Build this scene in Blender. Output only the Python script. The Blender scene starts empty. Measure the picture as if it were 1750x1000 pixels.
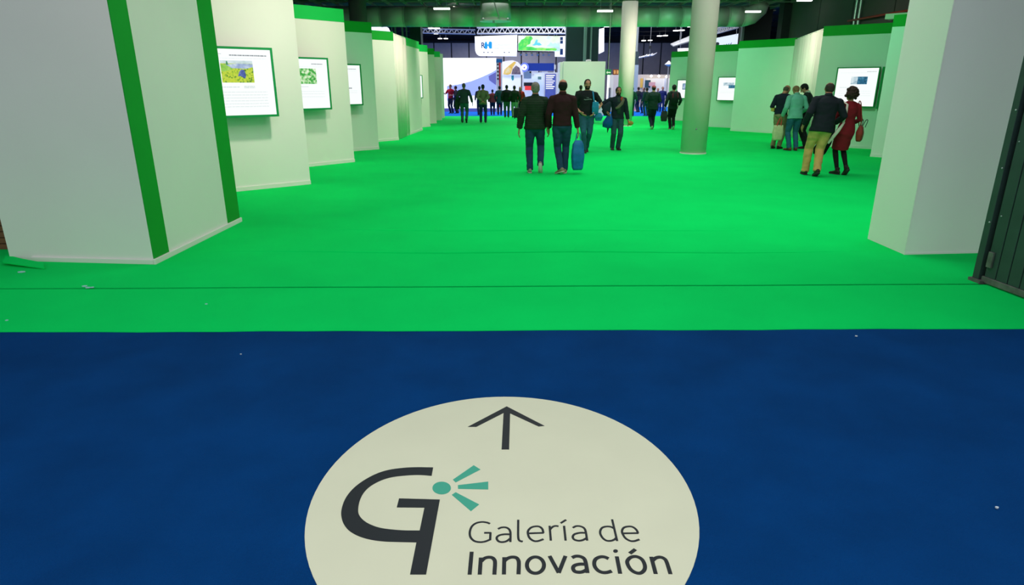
import bpy, bmesh, math, random
import numpy as np
from mathutils import Vector, Matrix, noise
random.seed(7)
PI = math.pi
# ------------------------------------------------------------------ camera
F = 1090.0; HY = 145.0; CH = 1.70
PITCH = math.atan((500 - HY) / F); CP, SP = math.cos(PITCH), math.sin(PITCH)
scn = bpy.context.scene
col = scn.collection
cd = bpy.data.cameras.new('camera'); cam = bpy.data.objects.new('camera', cd); col.objects.link(cam)
cam.location = (0, 0, CH); cam.rotation_euler = (PI / 2 - PITCH, 0, 0)
cd.sensor_width = 36; cd.lens = 36 * F / 1750; cd.clip_end = 300
scn.camera = cam
scn.view_settings.view_transform = 'Standard'; scn.view_settings.look = 'None'
scn.view_settings.gamma = 1; scn.view_settings.use_curve_mapping = False
scn.view_settings.exposure = 0.0
# ------------------------------------------------------------------ world and lights
w = bpy.data.worlds.new('hall_light'); scn.world = w; w.use_nodes = True
w.node_tree.nodes['Background'].inputs[0].default_value = (0.80, 0.84, 0.92, 1)
w.node_tree.nodes['Background'].inputs[1].default_value = 0.66


def area(name, loc, target, size, power, color=(1, 1, 1), sy=None, spread=PI):
    l = bpy.data.lights.new(name, 'AREA'); l.shape = 'RECTANGLE'; l.size = size; l.size_y = sy or size
    l.energy = power; l.color = color; l.spread = spread
    o = bpy.data.objects.new(name, l); col.objects.link(o); o.location = loc
    d = Vector(target) - Vector(loc)
    o.rotation_euler = d.to_track_quat('-Z', 'Y').to_euler()
    return o


WARM = (1.0, 0.90, 0.77)
# unseen fill added over the foreground, then the gallery lamps
area('foreground_fill', (0, 0.0, 7.5), (0, 1.6, 0), 6, 45, (0.97, 0.97, 0.98), 3, 1.1)
for ly, pw, spr in ((8.6, 190, 2.7), (14.5, 135, 2.0), (21.0, 140, 2.0), (27.0, 130, 2.0)):
    area('gallery_lamp', (2.6, ly, 4.95), (2.6, ly, 0), 8.5, pw, (0.98, 1.0, 0.97), 4.5 if spr < 2.5 else 2.0, spr)
area('gallery_lamp', (2.6, 36.2, 7.2), (2.6, 36.2, 0), 9, 200, (0.98, 1.0, 0.97), 3.0, 2.0)  # added out of view to brighten the far end of the carpet
for lx, ly, tx, ty, tz, pw in ((-1.6, 9.4, -4.2, 11.2, 1.8, 31), (-2.4, 12.9, -4.1, 14.7, 1.8, 22), (-2.4, 19.0, -4.0, 21.0, 1.8, 24), (-1.6, 21.4, -3.7, 22.8, 1.8, 22),
                               (-2.4, 25.6, -4.0, 27.6, 1.8, 30), (6.2, 20.5, 9.6, 20.8, 2.4, 30), (-2.4, 31.0, -4.0, 33.1, 1.8, 24), (4.2, 33.0, 4.5, 38.6, 1.6, 22), (6.4, 25.4, 4.86, 28.6, 1.6, 55),
                               (-0.8, 4.2, -3.56, 7.2, 2.2, 10), (6.6, 13.4, 4.72, 16.9, 1.2, 14)):
    area('panel_and_fill_spot', (lx, ly, 4.95), (tx, ty, tz), 0.35, pw, WARM, 0.35, 1.5)  # spots on panels and curtains; those on kiosk and columns are added fills
for lx, ly, tx, ty, tz, pw in ((5.6, 13.8, 9.7, 18.2, 1.8, 24), (5.4, 19.6, 9.0, 24.8, 1.8, 24), (5.6, 23.5, 8.7, 27.6, 1.6, 12), (5.8, 27.2, 8.4, 32.9, 1.6, 12), (-1.6, 15.2, -4.0, 17.8, 1.8, 8)):
    area('green_bounce_fill', (lx, ly, 4.95), (tx, ty, tz), 0.35, pw, (0.30, 1.0, 0.56), 0.35, 1.5)  # added fill imitating the green carpet bounce on the panels
for lx, ly in ((-8, 42), (2, 42), (9, 42), (-8, 50), (2, 50), (10, 50), (-6, 64), (6, 64), (0, 74)):
    area('far_hall_lamp', (lx, ly, 7.1), (lx, ly, 0), 6, 480, (0.97, 0.95, 1.0), 3)

# ------------------------------------------------------------------ pixel geometry
def ray(px, py):
    dx = (px - 875) / F; dy = -(py - 500) / F
    return Vector((dx, CP + dy * SP, -SP + dy * CP))


def G(px, py, z=0.0):
    d = ray(px, py); t = (z - CH) / d.z
    return Vector((d.x * t, d.y * t, z))


def AY(px, py, Y):
    d = ray(px, py); t = Y / d.y
    return Vector((d.x * t, Y, CH + d.z * t))


class Plane:
    """upright plane through two ground points"""
    def __init__(s, a, b):
        s.a = Vector((a[0], a[1], 0)); b = Vector((b[0], b[1], 0))
        s.u = (b - s.a).normalized(); s.n = Vector((s.u.y, -s.u.x, 0))
        if s.n.dot(s.a) > 0: s.n = -s.n
        s.len = (b - s.a).length

    def hit(s, px, py, off=0.0):
        d = ray(px, py); o = Vector((0, 0, CH)); p0 = s.a + s.n * off
        t = (p0 - o).dot(s.n) / d.dot(s.n); p = o + d * t
        return (p - s.a).dot(s.u), p.z

    def pt(s, x, z, off=0.0):
        p = s.a + s.u * x + s.n * off; return Vector((p.x, p.y, z))


# ------------------------------------------------------------------ materials
MATS = {}
def mat(name, color=(.8, .8, .8), rough=.7, metal=0, emit=None, estr=1, vary=0.0, vscale=3.0, bump=0.0, bscale=60.0, trans=0, spec=.3, stretch=None):
    if name in MATS: return MATS[name]
    m = bpy.data.materials.new(name); m.use_nodes = True; nt = m.node_tree; N = nt.nodes; L = nt.links
    b = N['Principled BSDF']
    b.inputs['Base Color'].default_value = (*color, 1); b.inputs['Roughness'].default_value = rough
    b.inputs['Metallic'].default_value = metal; b.inputs['Specular IOR Level'].default_value = spec
    b.inputs['Transmission Weight'].default_value = trans
    tc = N.new('ShaderNodeTexCoord')
    src = tc.outputs['Object']
    if stretch:
        mp = N.new('ShaderNodeMapping'); mp.inputs['Scale'].default_value = stretch; L.new(src, mp.inputs[0]); src = mp.outputs[0]
    if vary:
        n = N.new('ShaderNodeTexNoise'); n.inputs['Scale'].default_value = vscale; n.inputs['Detail'].default_value = 5
        L.new(src, n.inputs['Vector'])
        r = N.new('ShaderNodeMapRange'); r.inputs[1].default_value = .25; r.inputs[2].default_value = .75
        r.inputs[3].default_value = 1 - vary; r.inputs[4].default_value = 1 + vary; L.new(n.outputs[0], r.inputs[0])
        mx = N.new('ShaderNodeVectorMath'); mx.operation = 'SCALE'; mx.inputs[0].default_value = color
        L.new(r.outputs[0], mx.inputs['Scale']); L.new(mx.outputs[0], b.inputs['Base Color'])
    if bump:
        n2 = N.new('ShaderNodeTexNoise'); n2.inputs['Scale'].default_value = bscale; n2.inputs['Detail'].default_value = 3
        L.new(src, n2.inputs['Vector'])
        bp = N.new('ShaderNodeBump'); bp.inputs['Strength'].default_value = bump; bp.inputs['Distance'].default_value = .01
        L.new(n2.outputs[0], bp.inputs['Height']); L.new(bp.outputs[0], b.inputs['Normal'])
    if emit:
        b.inputs['Emission Color'].default_value = (*emit, 1); b.inputs['Emission Strength'].default_value = estr
    MATS[name] = m; return m


def photo_mat(name, stops, scale, lo=0.0, estr=1.0, seed=0.0):
    """lit screen picture: blotches of a few colours"""
    m = bpy.data.materials.new(name); m.use_nodes = True; nt = m.node_tree; N = nt.nodes; L = nt.links
    b = N['Principled BSDF']; tc = N.new('ShaderNodeTexCoord')
    mp = N.new('ShaderNodeMapping'); mp.inputs['Location'].default_value = (seed, seed, seed); L.new(tc.outputs['Object'], mp.inputs[0])
    n = N.new('ShaderNodeTexNoise'); n.inputs['Scale'].default_value = scale; n.inputs['Detail'].default_value = 4; L.new(mp.outputs[0], n.inputs[0])
    r = N.new('ShaderNodeValToRGB'); L.new(n.outputs[0], r.inputs[0])
    e = r.color_ramp.elements
    while len(e) < len(stops): e.new(.5)
    for k, c in enumerate(stops):
        e[k].position = .32 + .36 * k / (len(stops) - 1); e[k].color = (*c, 1)
    b.inputs['Base Color'].default_value = (.02, .02, .02, 1)
    L.new(r.outputs[0], b.inputs['Emission Color']); b.inputs['Emission Strength'].default_value = estr
    MATS[name] = m; return m


M_GREEN = mat('green_carpet', (0.001, 0.78, 0.135), .95, vary=.06, vscale=1.3, bump=.5, bscale=260, spec=.05)
M_BLUE = mat('blue_carpet', (0.0012, 0.048, 0.19), .95, vary=.16, vscale=2.2, bump=.7, bscale=240, spec=.05)
M_BLUE2 = mat('far_blue_carpet', (0.005, 0.16, 0.72), .95, vary=.05, spec=.05)
M_CONC = mat('concrete_floor', (0.05, 0.05, 0.05), .9, vary=.1)
M_PANEL = mat('white_panel_cloth', (0.87, 0.87, 0.81), .85, vary=.02, vscale=1.2, bump=.06, bscale=90)
M_WHITE = mat('white_paint', (0.80, 0.80, 0.78), .6)
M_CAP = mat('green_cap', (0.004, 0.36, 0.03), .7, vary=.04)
M_BASE = mat('white_skirting', (0.86, 0.84, 0.79), .5)
M_DARK = mat('dark_grey', (0.03, 0.032, 0.035), .8, vary=.1)
M_WALL = mat('dark_wall', (0.085, 0.085, 0.08), .85, vary=.12, vscale=.7)
M_FAR = mat('grey_far_wall', (0.58, 0.54, 0.55), .8, vary=.06)
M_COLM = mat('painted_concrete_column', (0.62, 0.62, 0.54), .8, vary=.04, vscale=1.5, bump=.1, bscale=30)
M_DUCT = mat('galvanised_duct', (0.72, 0.74, 0.68), .5, .25, vary=.03, vscale=1)
M_METAL = mat('brushed_metal', (.55, .57, .58), .4, .6)
M_FRAME = mat('green_screen_frame', (0.003, 0.30, 0.075), .5)
M_SCREEN = mat('lit_white_screen', (.03, .03, .03), .3, emit=(0.96, 1.0, 1.0), estr=1.0)
M_INK = mat('grey_print', (.02, .02, .02), .5, emit=(.33, .36, .40), estr=.8)
M_INKL = mat('pale_print', (.02, .02, .02), .5, emit=(.62, .70, .70), estr=1)
M_LAMP = mat('lit_tube', (.9, .9, .9), .4, emit=(1, .97, .92), estr=6)
M_GREY = mat('grey_metal', (.22, .23, .25), .6)
M_PIPE = mat('silver_pipe', (.6, .62, .62), .35, .7)


# ------------------------------------------------------------------ mesh builder
class MB:
    def __init__(s): s.v = []; s.f = []

    def add(s, vs, fs):
        o = len(s.v); s.v += [tuple(v) for v in vs]; s.f += [tuple(i + o for i in f) for f in fs]; return s

    def hexa(s, p):   # bottom 4 ccw, top 4
        return s.add(p, [(3, 2, 1, 0), (4, 5, 6, 7), (0, 1, 5, 4), (1, 2, 6, 5), (2, 3, 7, 6), (3, 0, 4, 7)])

    def box(s, x0, x1, y0, y1, z0, z1):
        return s.hexa([(x0, y0, z0), (x1, y0, z0), (x1, y1, z0), (x0, y1, z0), (x0, y0, z1), (x1, y0, z1), (x1, y1, z1), (x0, y1, z1)])

    def pbox(s, P, x0, x1, z0, z1, d0, d1):
        """box on a Plane between offsets d0 (back) and d1 (front)"""
        return s.hexa([P.pt(x0, z0, d1), P.pt(x1, z0, d1), P.pt(x1, z0, d0), P.pt(x0, z0, d0), P.pt(x0, z1, d1), P.pt(x1, z1, d1), P.pt(x1, z1, d0), P.pt(x0, z1, d0)])

    def prism(s, pts, z0, z1):
        n = len(pts)
        vs = [(p[0], p[1], z0) for p in pts] + [(p[0], p[1], z1) for p in pts]
        return s.add(vs, [tuple(range(n - 1, -1, -1)), tuple(range(n, 2 * n))] + [(i, (i + 1) % n, (i + 1) % n + n, i + n) for i in range(n)])

    def loft(s, P, R, n=12, ref=(1, 0, 0), cap=.5):
        """rings along points P with radii R (r or (ra, rb)); ra along ref"""
        P = [Vector(p) for p in P]; ref = Vector(ref); vs = []; m = len(P)
        T = []
        for i in range(m):
            t = (P[min(i + 1, m - 1)] - P[max(i - 1, 0)]); T.append(t.normalized() if t.length > 1e-9 else Vector((0, 0, 1)))
        for i in range(m):
            r = R[i] if isinstance(R, (list, tuple)) else R
            ra, rb = r if isinstance(r, (tuple, list)) else (r, r)
            t = T[i]; a = ref - t * ref.dot(t)
            if a.length < 1e-3: a = Vector((0, 1, 0)) - t * t.y
            a.normalize(); b = t.cross(a)
            for k in range(n):
                th = 2 * PI * k / n
                vs.append(P[i] + a * (ra * math.cos(th)) + b * (rb * math.sin(th)))
        def rr(i):
            r = R[i] if isinstance(R, (list, tuple)) else R
            return min(r) if isinstance(r, (tuple, list)) else r
        vs.append(P[0] - T[0] * rr(0) * cap); vs.append(P[-1] + T[-1] * rr(m - 1) * cap)
        fs = []
        for i in range(m - 1):
            for k in range(n):
                k2 = (k + 1) % n; fs.append((i * n + k, i * n + k2, (i + 1) * n + k2, (i + 1) * n + k))
        c0, c1 = m * n, m * n + 1
        for k in range(n):
            k2 = (k + 1) % n; fs.append((c0, k2, k)); fs.append((c1, (m - 1) * n + k, (m - 1) * n + k2))
        return s.add(vs, fs)

    def tube(s, a, b, r, n=12): return s.loft([a, b], [r, r], n, cap=0)

    def ball(s, c, r, n=12, m=8, rot=None):
        r = r if isinstance(r, (tuple, list)) else (r, r, r); c = Vector(c); vs = []; fs = []
        for i in range(1, m):
            ph = PI * i / m
            for k in range(n):
                th = 2 * PI * k / n
                v = Vector((r[0] * math.sin(ph) * math.cos(th), r[1] * math.sin(ph) * math.sin(th), r[2] * math.cos(ph)))
                vs.append(c + (rot @ v if rot else v))
        for sg in (1, -1):
            v = Vector((0, 0, sg * r[2])); vs.append(c + (rot @ v if rot else v))
        for i in range(m - 2):
            for k in range(n):
                k2 = (k + 1) % n; fs.append((i * n + k, (i + 1) * n + k, (i + 1) * n + k2, i * n + k2))
        a, b = (m - 1) * n, (m - 1) * n + 1
        for k in range(n):
            k2 = (k + 1) % n; fs.append((a, k, k2)); fs.append((b, (m - 2) * n + k2, (m - 2) * n + k))
        return s.add(vs, fs)

    def build(s, name, m, parent=None, smooth=False, bevel=0, label=None, cat=None, group=None, kind=None):
        off = Vector((0, 0, 0))
        p = parent
        while p is not None: off += Vector(p.location); p = p.parent
        me = bpy.data.meshes.new(name)
        vs = [(v[0] - off.x, v[1] - off.y, v[2] - off.z) for v in s.v]
        org = Vector((0, 0, 0))
        if parent is None and vs:
            a = np.array(vs); org = Vector(((a[:, 0].min() + a[:, 0].max()) / 2, (a[:, 1].min() + a[:, 1].max()) / 2, a[:, 2].min()))
            vs = [(v[0] - org.x, v[1] - org.y, v[2] - org.z) for v in vs]
        me.from_pydata(vs, [], s.f)
        bm = bmesh.new(); bm.from_mesh(me); bmesh.ops.recalc_face_normals(bm, faces=bm.faces); bm.to_mesh(me); bm.free()
        me.update()
        if smooth: me.polygons.foreach_set('use_smooth', [True] * len(me.polygons))
        if isinstance(m, bpy.types.Material): me.materials.append(m)
        o = bpy.data.objects.new(name, me); col.objects.link(o); o.location = org
        if parent is not None: o.parent = parent
        if bevel:
            b = o.modifiers.new('bevel', 'BEVEL'); b.width = bevel; b.segments = 2; b.limit_method = 'ANGLE'
        tag(o, label, cat, group, kind)
        return o


def tag(o, label=None, cat=None, group=None, kind=None):
    if label: o['label'] = label
    if cat: o['category'] = cat
    if group: o['group'] = group
    if kind: o['kind'] = kind
    return o


def thing(name, label, cat, loc=(0, 0, 0), group=None, rz=0, kind=None):
    o = bpy.data.objects.new(name, None); col.objects.link(o); o.location = loc; o.rotation_euler = (0, 0, rz)
    o.empty_display_size = .1
    return tag(o, label, cat, group, kind)


def catmull(pts, k=6, closed=False):
    pts = [Vector(p) for p in pts]; out = []; n = len(pts)
    rng = range(n if closed else n - 1)
    for i in rng:
        p1, p2 = pts[i], pts[(i + 1) % n]
        p0 = pts[(i - 1) % n] if closed or i > 0 else p1 * 2 - p2
        p3 = pts[(i + 2) % n] if closed or i + 2 < n else p2 * 2 - p1
        for j in range(k):
            t = j / k
            out.append(.5 * ((2 * p1) + (p2 - p0) * t + (2 * p0 - 5 * p1 + 4 * p2 - p3) * t * t + (3 * p1 - p0 - 3 * p2 + p3) * t ** 3))
    if not closed: out.append(pts[-1])
    return out


# ================================================================== SETTING
MB().box(-60, 60, -14, 100, -.30, -.012).build('floor', M_CONC, kind='structure')
# carpets, each laid on the concrete
def ragged(xs, fy): return [(x, fy(x)) for x in xs]
ys1 = lambda x: 4.32 + .010 * x + .006 * math.sin(x * 3.1) + .004 * math.sin(x * 9.7)
ys2 = lambda x: 5.365 + .016 * x + .004 * math.sin(x * 2.3)
XS = [-9 + .3 * i for i in range(61)]
mb = MB()
def sheet(mb, y0f, y1f, xs, z0=-.011, zt=0.0, ny=1):
    a = [(x, y0f(x)) for x in xs]; b = [(x, y1f(x)) for x in reversed(xs)]
    mb.prism(a + b, z0, zt)
sheet(mb, lambda x: -9.0, ys1, XS)
mb.build('carpet', M_BLUE, label='dark blue carpet in the foreground under the round floor sticker', cat='carpet')
# green entrance strip, slightly proud where it laps over the blue one
mb = MB(); sheet(mb, lambda x: ys1(x) + .002, ys2, XS, zt=.004)
mb.build('carpet', M_GREEN, label='narrow green carpet strip between the blue carpet and the long dark seam', cat='carpet')
mb = MB(); sheet(mb, lambda x: ys2(x) + .040, lambda x: 37.75, [-9 + .5 * i for i in range(43)], zt=.002)
mb.build('carpet', M_GREEN, label='large bright green gallery carpet running back to the far booths', cat='carpet')
mb = MB().box(-30, 30, 37.77, 80, -.011, 0)
mb.build('carpet', M_BLUE2, label='vivid blue carpet at the far end beyond the green carpet', cat='carpet')
# low folds in the green carpet
for k, (x0, x1, y, h) in enumerate(((-3.3, 3.9, 6.62, .014), (-2.9, 3.6, 7.7, .008))):
    mb = MB(); P = [(x0 + (x1 - x0) * i / 20, y + .03 * math.sin(i * .7), .001) for i in range(21)]
    mb.loft(P, [(.05 * math.sin(PI * (i + .5) / 21), h * math.sin(PI * (i + .5) / 21)) for i in range(21)], 8, ref=(0, 1, 0))
    tag(mb.build('carpet_fold', M_GREEN, smooth=True), ['low fold across the green carpet just behind the columns', 'fainter fold across the green carpet further in'][k], 'fold')

# ceiling of the gallery with its bars
CZ = 5.15
mb = MB().box(-14, 12.6, 5.2, 33.5, CZ, CZ + .25); ceil = mb.build('ceiling', mat('ceiling_paint', (.10, .105, .10), .9, vary=.2), kind='structure')
M_BAR = mat('ceiling_bar', (.30, .32, .28), .6, .2)
for i in range(30):
    x = -10 + i * .76
    MB().box(x - .03, x + .03, 22.0, 33.3, CZ - .10, CZ - .001).build('bar', M_BAR, ceil)
for i in range(7):
    y = 23.0 + i * 1.6
    MB().box(-10.5, 12.4, y - .03, y + .03, CZ - .14, CZ - .10).build('cross_bar', M_BAR, ceil)
MB().box(-14, 12.6, 33.3, 33.6, CZ - .12, 7.4).build('trim_1', M_DARK, kind='structure')
# shell of the far hall
mb = MB().box(-45, 45, 33.6, 84, 7.3, 7.5); ceil2 = mb.build('ceiling', M_DARK, kind='structure')
wb = MB().box(-45, 45, 80.0, 80.3, 0, 7.3).build('wall_back', M_DARK, kind='structure')
for i in range(44):
    x = -44 + i * 2.05
    MB().box(x + .07, x + 1.98, 79.92, 80.02, .1, 6.35).build('panel', M_FAR, wb)
MB().box(-45, 45, 79.7, 79.95, 6.4, 6.6).build('beam', M_DARK, wb)
MB().box(-46, -45, 33, 84, 0, 7.3).build('wall_left', M_DARK, kind='structure')
MB().box(45, 46, 33, 84, 0, 7.3).build('wall_far_right', M_DARK, kind='structure')
# gallery side walls
wr = MB().box(12.1, 12.5, 5.5, 30.0, 0, CZ).build('wall_right', M_WALL, kind='structure')
for i in range(9):
    y0 = 6.0 + i * 2.65
    MB().box(12.06, 12.11, y0 + .02, y0 + 2.6, .1, CZ - .12).build('panel', M_WALL, wr)
MB().box(11.75, 12.55, 30.0, 30.5, 0, CZ).build('trim_2', M_DARK, kind='structure')
MB().box(10.95, 12.2, 32.4, 33.2, 0, CZ).build('trim_3', mat('black_pier', (.012, .012, .014), .8), kind='structure')
MB().box(10.85, 10.95, 32.4, 32.6, 0, CZ).build('trim_4', M_GREY, kind='structure')
MB().box(-14, -13.6, 5.5, 33.5, 0, CZ).build('wall_gallery_left', M_WALL, kind='structure')

# ------------------------------------------------------------------ front columns wrapped in white boards
COLH = 5.12
def corner_column(name, pts, label, bands, top=COLH):
    c = sum((Vector((p[0], p[1], 0)) for p in pts), Vector()) / len(pts)
    t = thing(name, label, 'column', (c.x, c.y, 0))
    MB().prism(pts, .003, top).build('casing', M_PANEL, t)
    return t
A = G(15, 443); B = G(262, 453); C = G(408, 378)
Bv, Cv = Vector((-3.56, 6.13, 0)), Vector((-3.55, 8.20, 0))
Av = Vector((-5.10, 6.27, 0)); Dv = Vector((-5.2, 8.2, 0))
lc = corner_column('column_casing', [Av, Bv, Cv, Dv], 'wide white column casing at left with two vertical green bands', None)
P = Plane(Bv, Cv); P.n = Vector((1, 0, 0))
s1, _ = P.hit(288, 430); s2, _ = P.hit(388, 382)
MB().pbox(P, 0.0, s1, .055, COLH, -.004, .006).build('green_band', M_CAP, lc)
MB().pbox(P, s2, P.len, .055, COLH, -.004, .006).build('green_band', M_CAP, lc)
MB().pbox(P, -.02, P.len + .02, 0.0, .055, 0, .025).build('baseboard', M_BASE, lc, bevel=.005)
Pf = Plane(Av, Bv)
MB().pbox(Pf, .25, Pf.len + .0, 0.0, .05, 0, .02).build('baseboard', M_BASE, lc, bevel=.005)
E1, E2, E3 = Vector((4.12, 6.50, 0)), Vector((4.12, 7.22, 0)), Vector((5.35, 6.60, 0))
rc = corner_column('column_casing', [E1, E3, Vector((5.4, 7.25, 0)), E2], 'plain white column casing at right beside the corrugated metal door', None)
Pr = Plane(E1, E3)
MB().pbox(Pr, -.004, Pr.len, 0.0, .02, 0, .006).build('baseboard', M_BASE, rc)
MB().pbox(Pr, .002, .02, 0.02, COLH, 0, .004).build('corner_strip', M_BASE, rc)
# lifted carpet offcut and timber behind left column
mb = MB(); P0, P1 = G(10, 452), G(75, 459); 
pts = [G(10, 441), G(20, 447), G(75, 452)]
q = [Vector((-5.18, 6.16, .11)), Vector((-4.95, 6.12, .085)), Vector((-4.72, 6.08, .05))]
top = [G(12, 443) + Vector((0, 0, .035)), G(40, 449) + Vector((0, 0, .03)), G(74, 454) + Vector((0, 0, .02))]
bot = [G(14, 452) + Vector((0, -.06, .03)), G(40, 458) + Vector((0, 0, .02)), G(77, 461) + Vector((0, 0, .004))]
for i in range(2):
    a, b, c_, d = top[i], top[i + 1], bot[i + 1], bot[i]
    mb.hexa([a, b, c_, d, a + Vector((0, 0, .012)), b + Vector((0, 0, .012)), c_ + Vector((0, 0, .012)), d + Vector((0, 0, .012))])
mb.build('carpet_offcut', M_GREEN, label='curled green carpet offcut at the left foot of the left column', cat='carpet offcut')
t = thing('timber_stack', 'brown timber boards stacked on the floor left of the left column', 'timber', (-5.9, 6.9, 0))
M_WOOD = mat('brown_timber', (.20, .085, .04), .7, vary=.3, vscale=6, stretch=(1, 8, 8))
for k in range(9):
    MB().box(-6.6 + .02 * (k % 2), -5.34 - .02 * (k % 3), 6.72, 7.1, .004 + k * .066, .062 + k * .066).build('board', M_WOOD, t)
# scraps on the carpets
M_SCRAP = mat('pale_scrap', (.35, .75, .68), .6); M_SCRAPB = mat('white_scrap', (.6, .7, .75), .6)
for k, (px, py, wd, m_, lb) in enumerate(((37, 466, .06, M_SCRAP, 'pale scrap on green carpet below the carpet offcut'), (145, 490.5, .045, M_SCRAP, 'leftmost of three pale scraps lying at the dark carpet seam'),
        (151, 493, .04, M_SCRAP, 'middle one of three pale scraps lying at the dark carpet seam'), (158, 492.5, .03, M_SCRAP, 'rightmost of three pale scraps lying at the dark carpet seam'),
        (353, 521, .02, M_SCRAP, 'tiny pale crumb alone on the narrow green carpet strip'), (12, 549, .02, M_SCRAP, 'tiny pale crumb at the left end of the green strip'),
        (1463, 576, .016, M_SCRAPB, 'tiny white crumb on blue carpet just below the green edge'), (1703, 870, .014, M_SCRAPB, 'tiny white crumb at far right of the blue carpet'),
        (412, 607, .01, M_SCRAPB, 'tiny white crumb on blue carpet above left of the sticker'))):
    c = G(px, py); rg = random.Random(k)
    pts = [(c.x + wd * .5 * (1 + .3 * rg.random()) * math.cos(a * PI / 3), c.y + wd * .4 * (1 + .3 * rg.random()) * math.sin(a * PI / 3)) for a in range(6)]
    tag(MB().prism(pts, .0045, .010).build('paper_scrap', m_), lb, 'scrap')
# small stains on the carpet seam: none

# ------------------------------------------------------------------ corrugated metal door on the right
dp0, dp1 = G(1668, 480), G(1750, 511)
Pd = Plane(dp0, (dp1 - dp0) * 3.0 + dp0)
door = thing('door_1', None, None, (dp0.x, dp0.y, 0), kind='structure')
M_GATE = mat('grey_green_sheet_metal', (.05, .085, .078), .55, .25, vary=.15, vscale=4, bump=.15, bscale=20)
M_GATED = mat('dark_gate_gap', (.012, .016, .016), .8)
M_RUST = mat('worn_steel', (.16, .16, .15), .6, .3, vary=.4, vscale=12)
MB().pbox(Pd, -.02, .05, .03, 5.1, -.05, .03).build('frame', M_GATE, door, bevel=.004)
MB().pbox(Pd, .05, .09, .03, 5.1, -.05, -.02).build('gap', M_GATED, door)
MB().pbox(Pd, .09, 1.7, .04, 5.1, -.05, -.01).build('backing', M_GATED, door)
x = .09; k = 0
while x < 1.65:
    MB().pbox(Pd, x, x + .115, .07, 5.1, -.02, .012).build('panel', M_GATE, door, bevel=.004); x += .125; k += 1
MB().pbox(Pd, .07, 1.7, .015, .07, -.03, .02).build('bottom_rail', M_RUST, door, bevel=.004)
MB().pbox(Pd, .095, .15, .16, .30, .012, .03).build('bolt_plate', M_RUST, door, bevel=.004)
MB().pbox(Pd, -.04, .10, .0, .03, -.05, .05).build('floor_track', M_RUST, door)
for z in (.55, 1.02, 1.5, 2.1): 
    p = Pd.pt(.035, z, .034); MB().ball(p, .008, 8, 6).build('bolt', M_METAL, door)
for z in (.62, 1.25, 1.6):
    p = Pd.pt(.12, z, .014); MB().ball(p, .007, 8, 6).build('bolt', M_METAL, door)

# ------------------------------------------------------------------ exhibition panels
def exhibition_panel(bl, br, label, tl=None, tr=None, ext0=0.0, ext1=0.0, zb=2.99, zt=3.25, x0=None, x1=None, cap=True, capm=None, group=None):
    a, b = G(*bl), G(*br); P = Plane(a, b)
    s0 = P.hit(*tl)[0] if tl else 0.0
    s1 = P.hit(*tr)[0] if tr else P.len
    s0 -= ext0; s1 += ext1
    t = thing('exhibition_panel', label, 'panel', P.pt((s0 + s1) / 2, 0), group)
    MB().pbox(P, s0, s1, .003, zb if cap else zt, -.10, 0).build('board', M_PANEL, t)
    if cap: MB().pbox(P, s0, s1, zb, zt, -.10, .004).build('cap_band', capm or M_CAP, t)
    MB().pbox(P, s0, s1, .003, .07, 0, .018).build('baseboard', M_BASE, t)
    return P, t, s0, s1


def screen(P, tl, tr, br, off, label, content, frame=True, minx=None, maxx=None, z0=None, z1=None, fw=.035):
    """flat display standing proud of a panel"""
    x1, zt = P.hit(*tr, off); x0, zt2 = P.hit(*tl, off); xb, zb = P.hit(*br, off)
    if z1 is not None: zt = z1
    if z0 is not None: zb = z0
    x1 = (x1 + xb) / 2 if maxx is None else maxx
    if minx is not None: x0 = minx
    c = P.pt((x0 + x1) / 2, zb, off)
    t = thing('display_screen', label, 'screen', c)
    MB().pbox(P, x0, x1, zb, zt, off - .05, off - .004).build('housing', M_FRAME, t)
    MB().pbox(P, x0 + .25, x1 - .25, zb + .2, zt - .2, 0, off - .05).build('wall_mount', M_DARK, t)
    fwb = fw
    MB().pbox(P, x0 + fw, x1 - fw, zb + fw, zt - fw, off - .004, off + .002).build('lit_panel', M_SCREEN, t)
    for a_, b_, c_, d_ in ((x0, x1, zt - fw, zt), (x0, x1, zb, zb + fw), (x0, x0 + fw, zb + fw, zt - fw), (x1 - fw, x1, zb + fw, zt - fw)):
        MB().pbox(P, a_, b_, c_, d_, off - .004, off + .014).build('frame', M_FRAME, t)
    W, H = x1 - x0 - 2 * fw, zt - zb - 2 * fw
    def rect(u0, u1, v0, v1, m, name, d=.001):
        MB().pbox(P, x0 + fw + u0 * W, x0 + fw + u1 * W, zt - fw - v1 * H, zt - fw - v0 * H, off + .002, off + .0025 + d).build(name, m, t)
    def poly(pts, m, name, d=.001):
        f = [P.pt(x0 + fw + u * W, zt - fw - v * H, off + .0025 + d) for u, v in pts]; b = [P.pt(x0 + fw + u * W, zt - fw - v * H, off + .002) for u, v in pts]; n = len(pts)
        MB().add(f + b, [tuple(range(n)), tuple(range(2 * n - 1, n - 1, -1))] + [(i, (i + 1) % n, (i + 1) % n + n, i + n) for i in range(n)]).build(name, m, t)
    rect.poly = poly
    def words(lines, m, name='printed_text'):
        mb = MB(); rg = random.Random(len(lines) * 7)
        for (u0, u1, v, h) in lines:
            u = u0
            while u < u1:
                wd = min(rg.uniform(.02, .07), u1 - u)
                mb.pbox(P, x0 + fw + u * W, x0 + fw + (u + wd * .86) * W, zt - fw - (v + h) * H, zt - fw - v * H, off + .002, off + .003); u += wd
        mb.build(name, m, t, kind='stuff')
    content(rect, words)
    return t


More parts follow.
